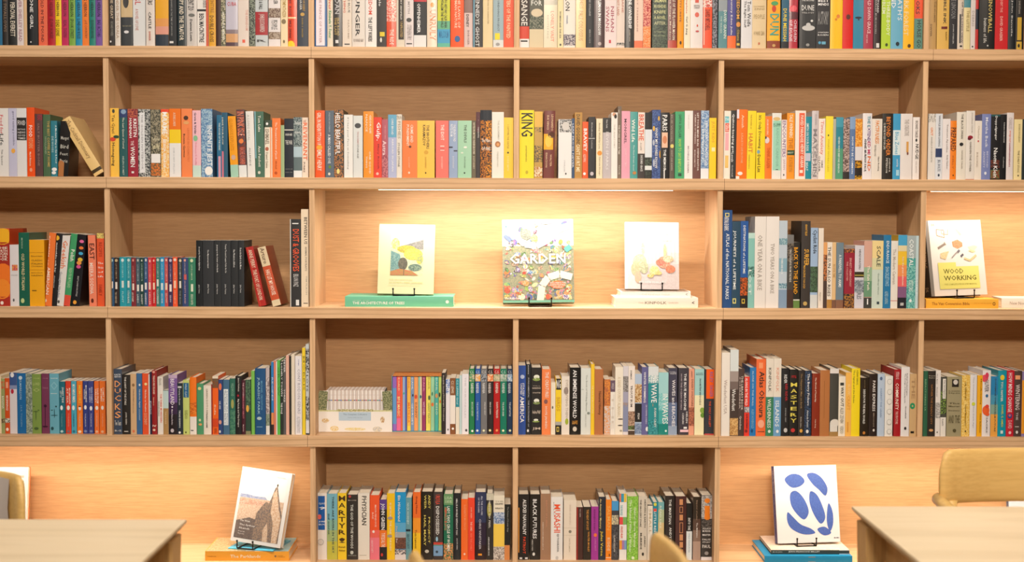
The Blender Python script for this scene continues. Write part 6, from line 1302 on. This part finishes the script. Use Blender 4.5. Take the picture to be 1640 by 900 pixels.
front_book('white book with faint pink and orange wildflower bouquets, right of display bay', X(1045, zt + .1, .08), .085, zt, .200, .252, .022, radians(11), 0.0, radians(.5), 'fbf7f4', 'f6f0ec', draw3)
stand('black wire stand holding the wildflower book on two white books', X(1043, zt, .08), .081, zt, .078, .08, radians(11), hook=.028)

# -- far right of the third shelf
_, zt = flat_book('orange-yellow book lying flat under the woodworking book', 1483, 1599, z3, .034, .030, .19, 'f0b43c',
    [('t', '9c6420', .08, .60, .34, .66, 'The Van Conversion Bible'), ('t', 'd89828', .66, .90, .42, .50, 'THE ULTIMATE GUIDE'), ('o', '8c5c20', .918, .958, .32, .70), ('o', 'f0b43c', .927, .949, .42, .60)])
def draw4(D):
    D.rect(0, 0, 1, 1, 'f4eee9'); D.rect(.0, 0, .06, 1, '8c8680')
    D.rect(.10, .035, .175, .08, 'd8d4cc'); D.text(.11, .045, .165, .07, '8a8a84', 'DK')
    D.line([(.19, .12), (.19, .20), (.32, .23), (.32, .13), (.19, .12)], .0022, 'a87848'); D.line([(.28, .14), (.28, .18), (.39, .19), (.39, .12)], .0022, 'c8a070')
    D.poly([(.52, .12), (.56, .12), (.64, .19), (.60, .21)], 'f0dcc0'); D.line([(.19, .37), (.33, .31)], .009, '9a8c84'); D.line([(.31, .29), (.34, .33)], .004, 'b0a090')
    D.poly([(.45, .285), (.55, .26), (.63, .30), (.63, .35), (.54, .38), (.46, .35)], 'eaa880', 'e0946c')
    D.poly([(.72, .36), (.84, .34), (.90, .36), (.80, .43)], 'f4e6c8'); D.poly([(.72, .41), (.80, .44), (.86, .42), (.78, .40)], 'e8d8a8')
    D.poly([(.22, .44), (.30, .42), (.38, .41), (.31, .52), (.22, .50)], 'eccb98', 'f4dcb4'); D.line([(.42, .50), (.50, .44), (.57, .40)], .005, 'a8a0a0'); D.line([(.53, .43), (.57, .40)], .009, '7c7884')
    D.line([(.58, .485), (.63, .455)], .008, '6c6874'); D.line([(.64, .51), (.74, .54), (.86, .47)], .008, 'ecd0a0')
    D.poly([(.16, .56), (.48, .56), (.48, .615), (.88, .615), (.88, .91), (.16, .91)], 'f2ec84')
    D.text(.245, .645, .60, .71, '6c6420', 'WOOD'); D.text(.245, .735, .82, .80, '6c6420', 'WORKING'); D.text(.245, .84, .82, .862, 'b8b050', 'THE COMPLETE STEP-BY-STEP MANUAL')
front_book('white book titled in brown on yellow, drawings of tools, third shelf far right', X(1538, zt + .1, .09), .092, zt, .246, .282, .044, radians(9), radians(18), radians(-1.0), 'f4eee9', '34302c', draw4,
           [('c0a888', .03, .62, .2, .75, 'WOODWORKING'), ('c0a888', .88, .94, .3, .7, 'DK')])
stand('black wire stand holding the white woodworking book', X(1543, zt, .07), .078, zt, .076, .08, radians(9), radians(18), hook=.030)
flat_book('white book lying alone at the right edge of the third shelf', 1606, 1712, z3, .036, .045, .15, 'efe6da', [('t', 'b0a494', .12, .40, .34, .66, 'New Nordic')], rz=radians(-7))

# -- bottom left stack
_, zt = flat_book('thick orange-yellow book lying flat at bottom left', 328.5, 463, z5, .036, .035, .215, 'f0a93a',
    [('t', 'f8ecd0', .30, .66, .36, .68, 'The Parklands'), ('t', 'b87820', .03, .13, .48, .60, 'PHAIDON'), ('o', '8a6a50', .825, .85, .40, .62), ('t', 'a87828', .865, .93, .42, .50, 'NHBS'), ('t', 'a87828', .865, .95, .54, .62, 'PRESS'),
     ('T', 'b09468', .01, .48, .0, .98, 'd8c094'), ('T', '8cc4d4', .70, .99, .0, .98, 'b0ccc8'), ('T', 'b8aa98', .48, .70, .0, .98, 'd8c8b0')])
_, zt2 = flat_book('thin light blue book under the mountain rock book', 362, 440, zt, .0045, .048, .17, '58bcdc', [], rz=radians(-14))
def draw5(D):
    D.rect(0, 0, 1, 1, 'f6f4f2'); D.rect(.05, .07, .93, .95, 'f8f8f8'); D.rect(.05, .40, .93, .95, 'd8b8a0', 'e8d0b8')
    D.poly([(.05, .36), (.18, .355), (.35, .37), (.55, .365), (.60, .40), (.05, .405)], '98a4c8', 'b8c0d8')
    D.poly([(.05, .42), (.55, .43), (.56, .48), (.05, .50)], 'e8c8b4', 'd0a088')
    D.poly([(.05, .72), (.30, .66), (.45, .68), (.50, .95), (.05, .95)], '6c6260', '84746c')
    D.poly([(.42, .95), (.42, .60), (.50, .50), (.58, .42), (.64, .44), (.68, .34), (.72, .22), (.76, .20), (.80, .30), (.86, .45), (.93, .58), (.93, .95)], '7c706c', 'a8907c')
    D.poly([(.70, .30), (.75, .24), (.80, .36), (.85, .50), (.92, .62), (.90, .95), (.80, .95), (.78, .70), (.70, .55)], 'd8b494', 'f0d8c0')
    D.poly([(.62, .95), (.60, .80), (.66, .70), (.70, .80), (.72, .95)], 'e8d0b8', 'd0b094')
    D.ell(.755, .185, .015, .02, '5c4c44'); D.text(.14, .17, .42, .22, 'ece8e6', 'Cereal'); D.text(.10, .08, .20, .09, 'c8c4c0', 'VOLUME'); D.text(.70, .07, .90, .085, 'd8c8c4', 'TRAVEL')
    D.text(.13, .70, .33, .725, 'f4f0ec', 'The West'); D.text(.13, .755, .44, .785, 'f8f4f0', 'The Sydney'); D.text(.13, .80, .34, .825, 'f8f4f0', 'Sketch'); D.text(.13, .85, .26, .865, 'e8e0dc', 'Paris'); D.text(.13, .88, .26, .90, 'e8e0dc', 'Kyoto')
rb = front_book('tilted white-bordered book showing a pointed rock peak, lower left', X(409, zt2 + .1, .07), .062, zt2, .205, .275, .026, radians(13), radians(-17), radians(4.5), 'f6f4f2', 'f2ece6', draw5)
stand('black wire stand under the tilted rock peak book', X(396, zt2, .06), .056, zt2 + .0002, .064, .08, radians(13), radians(-17), hook=.030)

# -- bottom right stack
_, zt = flat_book('large bright blue book at the bottom of the right stack', 1224.5, 1365, z5, .024, .022, .25, '1b8fc0', [('r', '9a948c', .50, .58, .12, .95)], )
_, zt = flat_book('dark-spined book lying between the big blue one and the cutout-shapes book', 1235, 1360.5, zt, .016, .046, .225, '3c4640',
    [('t', 'b8bcb0', .02, .14, .30, .60, 'MORGAN'), ('t', 'e4e4dc', .22, .62, .22, .62, 'JEAN-FRANCOIS MILLET'), ('r', 'd8dce0', .87, 1.0, .0, 1.0), ('T', 'ecdccc', .0, 1., .0, 1., 'e0c8b4')])
def draw6(D):
    D.rect(0, 0, 1, 1, 'f6f2f2')
    B, B2 = '4c68b8', '5472c0'
    # a plain arrangement of rounded paper-cut leaves and pebbles
    def leaf(pts):
        n_ = len(pts); out = []
        for i in range(n_):
            p0, p1, p2, p3 = pts[i-1], pts[i], pts[(i+1) % n_], pts[(i+2) % n_]
            for k_ in range(5):
                s = k_/5
                out.append(tuple(.5*((2*p1[j]) + (-p0[j] + p2[j])*s + (2*p0[j] - 5*p1[j] + 4*p2[j] - p3[j])*s*s + (-p0[j] + 3*p1[j] - 3*p2[j] + p3[j])*s**3) for j in (0, 1)))
        D.poly(out, B, B2)
    leaf([(.16, .18), (.26, .11), (.40, .12), (.48, .20), (.40, .27), (.26, .28)])
    leaf([(.52, .12), (.64, .10), (.76, .17), (.84, .30), (.80, .40), (.70, .32), (.60, .24)])
    leaf([(.24, .36), (.34, .33), (.46, .44), (.52, .60), (.44, .70), (.32, .62), (.24, .50)])
    leaf([(.56, .34), (.66, .38), (.74, .52), (.78, .68), (.70, .76), (.60, .64), (.54, .48)])
    leaf([(.18, .60), (.26, .66), (.38, .76), (.54, .82), (.60, .88), (.42, .89), (.24, .82), (.17, .72)])
    leaf([(.84, .50), (.90, .60), (.90, .76), (.84, .86), (.80, .72)])
    leaf([(.64, .83), (.76, .80), (.86, .88), (.74, .91)])
    D.text(.90, .935, .985, .955, '6c6c78', 'MoMA')
front_book('white book with blue rounded cutout shapes, lower right stack', X(1295, zt + .1, .14), .125, zt, .243, .288, .036, radians(11), radians(6), radians(-.3), 'f6f2f2', 'f0ecec', draw6,
           [('c8cce8', .06, .36, .25, .75, 'HENRI MATISSE'), ('8c98d0', .40, .80, .3, .7, 'THE CUT-OUTS')], board='3c4c98')
stand('black wire stand holding the white and blue cutout-shapes book', X(1288, zt, .13), .112, zt, .074, .085, radians(11), radians(6), hook=.030)

# -- bottom far left and far right, mostly hidden behind chairs
def draw7(D):
    D.rect(0, 0, 1, 1, 'f6efe6'); D.rect(.80, .10, .93, .13, 'c8b8a8'); D.text(.80, .16, .93, .19, '9a8878', 'No 4'); D.rect(.1, .3, .7, .8, 'd8c0a0', 'c8a880')
front_book('white book standing behind the grey-padded chair at left edge', X(-8, z5 + .2, .15), .150, z5 + .002, .225, .315, .024, radians(8), 0.0, 0.0, 'f8f4ee', 'ee8444', draw7)
stand('black wire stand below the white book at far left', X(-8, z5, .13), .136, z5, .08, .085, radians(8))
def draw8(D):
    D.rect(0, 0, 1, 1, 'e4e6ec'); D.text(.12, .30, .88, .42, '5c6c90', 'SEA'); D.rect(.2, .5, .8, .9, '8ca4c0', 'b8c8d8')
front_book('pale blue-grey book low behind the right chair', X(1662, z5 + .12, .15), .150, z5 + .002, .20, .235, .024, radians(10), 0.0, 0.0, 'e4e6ec', '7484a4', draw8)
stand('black wire stand below the pale blue-grey book at far right', X(1662, z5, .13), .136, z5, .075, .08, radians(10))

# ------------------------------------------------------------------ hedge-printed box of booklets (fourth shelf)
z4 = SZ(4)
xa, xb = X(509.5, z4, .095), X(628, z4, .095)
t = thing('book_box', 'white box of booklets with green hedges printed on its cutaway sides', 'box', ((xa + xb)/2, .095, z4 + .0001))
w = xb - xa; hb = .078; hf = .150
q = M([COVER])
q.box(-w/2, w/2, 0, .0018, 0, hb, 'f6f2ec')
for s in (-1, 1):
    xo, xi = s*w/2, s*(w/2 - .035)
    q.face([(xo, -.0001, hb), (xi + s*.004, -.0001, hb), (xi - s*.002, -.0001, hf), (xo - s*.006, -.0001, hf + .004), (xo, -.0001, hf - .012)], '5c6844', 'a8a880')
    q.face([(xo - s*.0006, .0012, hb), (xi + s*.004, .0012, hb), (xi - s*.002, .0012, hf), (xo - s*.006, .0012, hf + .004), (xo - s*.0006, .0012, hf - .012)], 'd8d0bc')
    q.box(min(xo, xo - s*.0015), max(xo, xo - s*.0015), .002, .125, 0, hf - .012, 'e8e2d0')
q.box(-w/2, w/2, .123, .125, 0, hf - .012, 'e8e2d0'); q.box(-w/2 + .002, w/2 - .002, .002, .123, 0, .002, 'e8e2d0')
q.face([(-w/2, -.0002, hb - .002), (w/2, -.0002, hb - .002), (w/2, -.0002, hb + .003), (-w/2, -.0002, hb + .003)], 'e0dca8', 'c8cc90')
for i in range(9):
    x = -w*.22 + i*w*.055
    q.face([(x + .009*cos(a), -.0004, hb + .002 + .0050*sin(a)) for a in [2*pi*j/9 for j in range(9)]], 'a8a468', 'dcd8b0')
q.face([(-w*.22, -.0003, hb - .036), (w*.215, -.0003, hb - .036), (w*.215, -.0003, hb - .004), (-w*.22, -.0003, hb - .004)], 'bcd2e4')
for (u0, u1, v0, v1, s_, cc) in ((-.16, .16, .010, .017, 'The Complete Collection', '7c8c9c'), (-.10, .10, .023, .027, 'Thirty Little Stories', '8ca0b4')):
    tm = text_mesh(s_); q.grid([(w*(u0 + (u1 - u0)*a), -.0005, hb - v1 + (v1 - v0)*b) for a, b in tm[0]], tm[1], cc)
for (u, v, a, b, cc) in ((0, .010, .040, .006, 'ecd88c'), (-.28, .012, .016, .010, 'e8c87c'), (-.40, .042, .014, .008, 'd8b070'), (.30, .010, .018, .010, 'c8c8c8'), (.37, .045, .008, .012, 'b88c5c')):
    q.face([(w*u + a*cos(c), -.0004, v + b*sin(c)) for c in [2*pi*j/16 for j in range(16)]], cc, 'f0e4c8')
q.obj('box_shell', t)
# slipcase around the rainbow set
xa, xb = X(627.5, z4, .10), X(709, z4, .10); zt_ = at(668, 601.5, .10).z
t = thing('book_slipcase', 'light blue open slipcase holding a rainbow row of thin books', 'slipcase', ((xa + xb)/2, .100, z4 + .0001))
w = xb - xa; hh = zt_ - z4; q = M([COVER]); c = .0018
q.box(-w/2, -w/2 + c, 0, .125, 0, hh, '4ca4b8'); q.box(w/2 - c, w/2, 0, .125, 0, hh, '70b8b0'); q.box(-w/2 + c, w/2 - c, 0, .125, 0, c, '60b0bc')
q.box(-w/2 + c, w/2 - c, 0, .125, hh - c, hh, 'e0803c', c2='f0a860'); q.box(-w/2 + c, w/2 - c, .123, .125, c, hh - c, 'e0803c')
q.obj('case_shell', t)

# ------------------------------------------------------------------ tables
def table(label, xc, yc, lx, ly, zt, mir=1):
    t = thing('table', label, 'table', (xc, yc, 0))
    q = M([WOOD_T]); th = .032; ins = .022
    o = [(-lx/2, -ly/2), (lx/2, -ly/2), (lx/2, ly/2), (-lx/2, ly/2)]
    n = [(-lx/2 + ins, -ly/2 + ins), (lx/2 - ins, -ly/2 + ins), (lx/2 - ins, ly/2 - ins), (-lx/2 + ins, ly/2 - ins)]
    vs = [(x, y, zt) for x, y in o] + [(x, y, zt - .007) for x, y in o] + [(x, y, zt - th) for x, y in n]
    q.grid(vs, [(0, 1, 2, 3), (11, 10, 9, 8)] + [(a + i, b + i, b + (i + 1) % 4, a + (i + 1) % 4) for a, b in ((0, 4), (4, 8)) for i in range(4)])
    q.obj('tabletop', t)
    for sx in (-1, 1):
        for sy in (-1, 1):
            q = M([WOOD_L]); x0, y0 = sx*(lx/2 - .060), sy*(ly/2 - .060)
            e = .006
            def sq(hw, z): return [(x0 - hw + e, y0 - hw, z), (x0 + hw - e, y0 - hw, z), (x0 + hw, y0 - hw + e, z), (x0 + hw, y0 + hw - e, z), (x0 + hw - e, y0 + hw, z), (x0 - hw + e, y0 + hw, z), (x0 - hw, y0 + hw - e, z), (x0 - hw, y0 - hw + e, z)]
            q.grid(sq(.036, 0) + sq(.050, zt - th - .0005), [tuple(range(7, -1, -1)), tuple(range(8, 16))] + [(i, (i + 1) % 8, 8 + (i + 1) % 8, 8 + i) for i in range(8)])
            q.obj('leg', t)
    for s in (-1, 1):
        q = M([WOOD_L]); q.box(-lx/2 + .112, lx/2 - .112, s*(ly/2 - .075) - .011, s*(ly/2 - .075) + .011, zt - th - .085, zt - th - .0005); q.obj('apron', t)
        q = M([WOOD_L]); q.box(s*(lx/2 - .070) - .011, s*(lx/2 - .070) + .011, -ly/2 + .112, ly/2 - .112, zt - th - .085, zt - th - .0005); q.obj('apron', t)
    return t
TZ = 0.75
c1 = ground(299, 832, TZ); c2 = ground(1364, 811, TZ)
table('pale oak table at lower left with a bare top', c1.x - .9, c1.y - .45, 1.8, .9, TZ)
table('pale oak table at lower right with a bare top', c2.x + .9, c2.y - .45, 1.8, .9, TZ)

# ------------------------------------------------------------------ chairs
def chair(label, loc, rz, ztop=.82, pad=False, bw=.52, bh=.150, arc=58, deep=.30):
    """oak shell-back chair: curved backrest panel sweeping into short arms, four splayed legs, seat"""
    t = thing('chair', label, 'chair', (loc[0], loc[1], 0), (0, 0, rz), 'oak chairs at the tables')
    # backrest: a band bent around the sitter, local -Y is the front of the chair
    n, mrows = 30, 12; vs = []
    def prof(s):                                  # s -1..1 along the band
        a = s * radians(arc)
        return Vector((sin(a) * bw/2 / sin(radians(arc)), .20 - (1 - cos(a)) * deep, 0))
    rings = []
    for i in range(n + 1):
        s = -1 + 2*i/n; p = prof(s); p2 = prof(min(1, s + .01)) - prof(max(-1, s - .01)); tn = p2.normalized(); nr = Vector((-tn.y, tn.x, 0))
        e = max(0, (abs(s) - .86) / .14); rr = sqrt(max(0.0, 1 - e*e))
        hgt = bh * (.50 + .50 * rr) if abs(s) > .86 else bh
        zc = ztop - bh/2 - (bh - hgt) * .18
        thk = .013 * (.45 + .55*rr)
        ring = []
        for k in range(mrows * 2):
            a = 2*pi*k/(mrows*2)
            cz = (abs(sin(a)) ** .5) * (1 if sin(a) >= 0 else -1); cx = (abs(cos(a)) ** .6) * (1 if cos(a) >= 0 else -1)
            ring.append(p + nr * thk * cx + Vector((0, 0, zc + hgt/2 * cz)))
        rings.append(ring)
    K = mrows * 2; q = M([WOOD_C])
    vs = [v for r_ in rings for v in r_]
    fs = [(i*K + k, (i + 1)*K + k, (i + 1)*K + (k + 1) % K, i*K + (k + 1) % K) for i in range(n) for k in range(K)]
    fs += [tuple(range(K)), tuple(n*K + k for k in range(K - 1, -1, -1))]
    q.grid(vs, fs); q.obj('backrest', t, smooth=True)
    if pad:
        q = M([GREYPAD]); g = []
        for i in range(21):
            s = -.80 + 1.60*i/20; p = prof(s); p2 = (prof(s + .01) - prof(s - .01)).normalized(); nr = Vector((-p2.y, p2.x, 0))
            for z in (ztop - bh + .012, ztop - bh*.5, ztop - .012):
                bul = .006 if abs(z - (ztop - bh*.5)) < .01 else 0
                g.append(p - nr * (.0135 + bul + .004) + Vector((0, 0, z)))
        q.grid(g, [(i*3 + k, (i + 1)*3 + k, (i + 1)*3 + k + 1, i*3 + k + 1) for i in range(20) for k in range(2)]); q.obj('back_pad', t, smooth=True)
    # arms: short nubs running forward from the band's ends
    for s in (-1, 1):
        p = prof(s * .985); q = M([WOOD_C]); zb = ztop - bh + .012
        pts = [p + Vector((s*.002, .02, zb - ztop + ztop)), p + Vector((s*.006, -.05, zb - .004)), p + Vector((s*.004, -.13, zb - .012)), p + Vector((0, -.17, zb - .016))]
        q.tube(pts, .0175, mi=0, n=12); q.obj('arm', t, smooth=True)
        q = M([WOOD_C]); f = p + Vector((0, -.14, 0))
        q.tube([(f.x, f.y, zb - .015), (f.x*1.01, f.y - .01, .44), (f.x*1.04, f.y - .03, .002)], .017, n=12); q.obj('leg', t, smooth=True)
        q = M([WOOD_C]); b_ = prof(s * .84)
        q.tube([(b_.x, b_.y, ztop - bh + .01), (b_.x*1.0, b_.y - .005, .44), (b_.x*1.08, b_.y + .05, .002)], .017, n=12); q.obj('leg', t, smooth=True)
    q = M([GREYPAD if pad else WOOD_C]); sp = []
    for i in range(24):
        a = 2*pi*i/24; sp.append(((abs(cos(a))**.6)*(1 if cos(a) > 0 else -1)*.225, -.035 + (abs(sin(a))**.6)*(1 if sin(a) > 0 else -1)*.215))
    q.prism(sp, 'z', .425, .452); q.obj('seat', t)
    return t
def col_at(px, py, y): return at(px, py, y)
# right chair: behind the right table, facing the viewer
yr = -1.18; pL = at(1505, 760, yr); zr = at(1600, 718.5, yr).z
zlo = at(1600, 808, yr).z
chair('oak chair with a curved wooden backrest behind the right table', (pL.x + .305, yr - .05, 0), 0.0, ztop=zr - .022, bh=zr - zlo, bw=.54, arc=38, deep=.22)
yl = -1.2; pR = at(36, 790, yl); zl = at(10, 757.5, yl).z
chair('oak chair with grey-padded backrest behind the left table', (pR.x - .262, yl - .05, 0), 0.0, ztop=zl - .014, bh=.185, pad=True)
ym = -2.0; pm = at(1062, 847, ym)
chair('oak chair seen end-on in front of the centre-right books', (pm.x - .20 + .012, ym - .26, 0), radians(-90), ztop=pm.z, bh=.17, arc=40, deep=.16)
yn = -2.1; pn = at(661, 876, yn)
chair('oak chair whose rounded tip shows before the centre-left books', (pn.x - .20 + .034, yn - .26, 0), radians(-90), ztop=pn.z, bh=.17, arc=40, deep=.16)

# ceiling lamp housings that carry the lights
for x, y, w, d, _p, _c, _a in LAMPS:
    t = thing('ceiling_lamp', 'panel lamp hanging below the ceiling outside the view', 'lamp', (x, y, LAMP_Z + .05), group='ceiling lamps outside the view')
    q = M([ALU]); q.box(-w/2, w/2, -d/2, d/2, .0, .05); q.obj('housing', t)
    q = M([ALU]); q.tube([(0, 0, .05), (0, 0, .15)], .01); q.obj('stem', t)
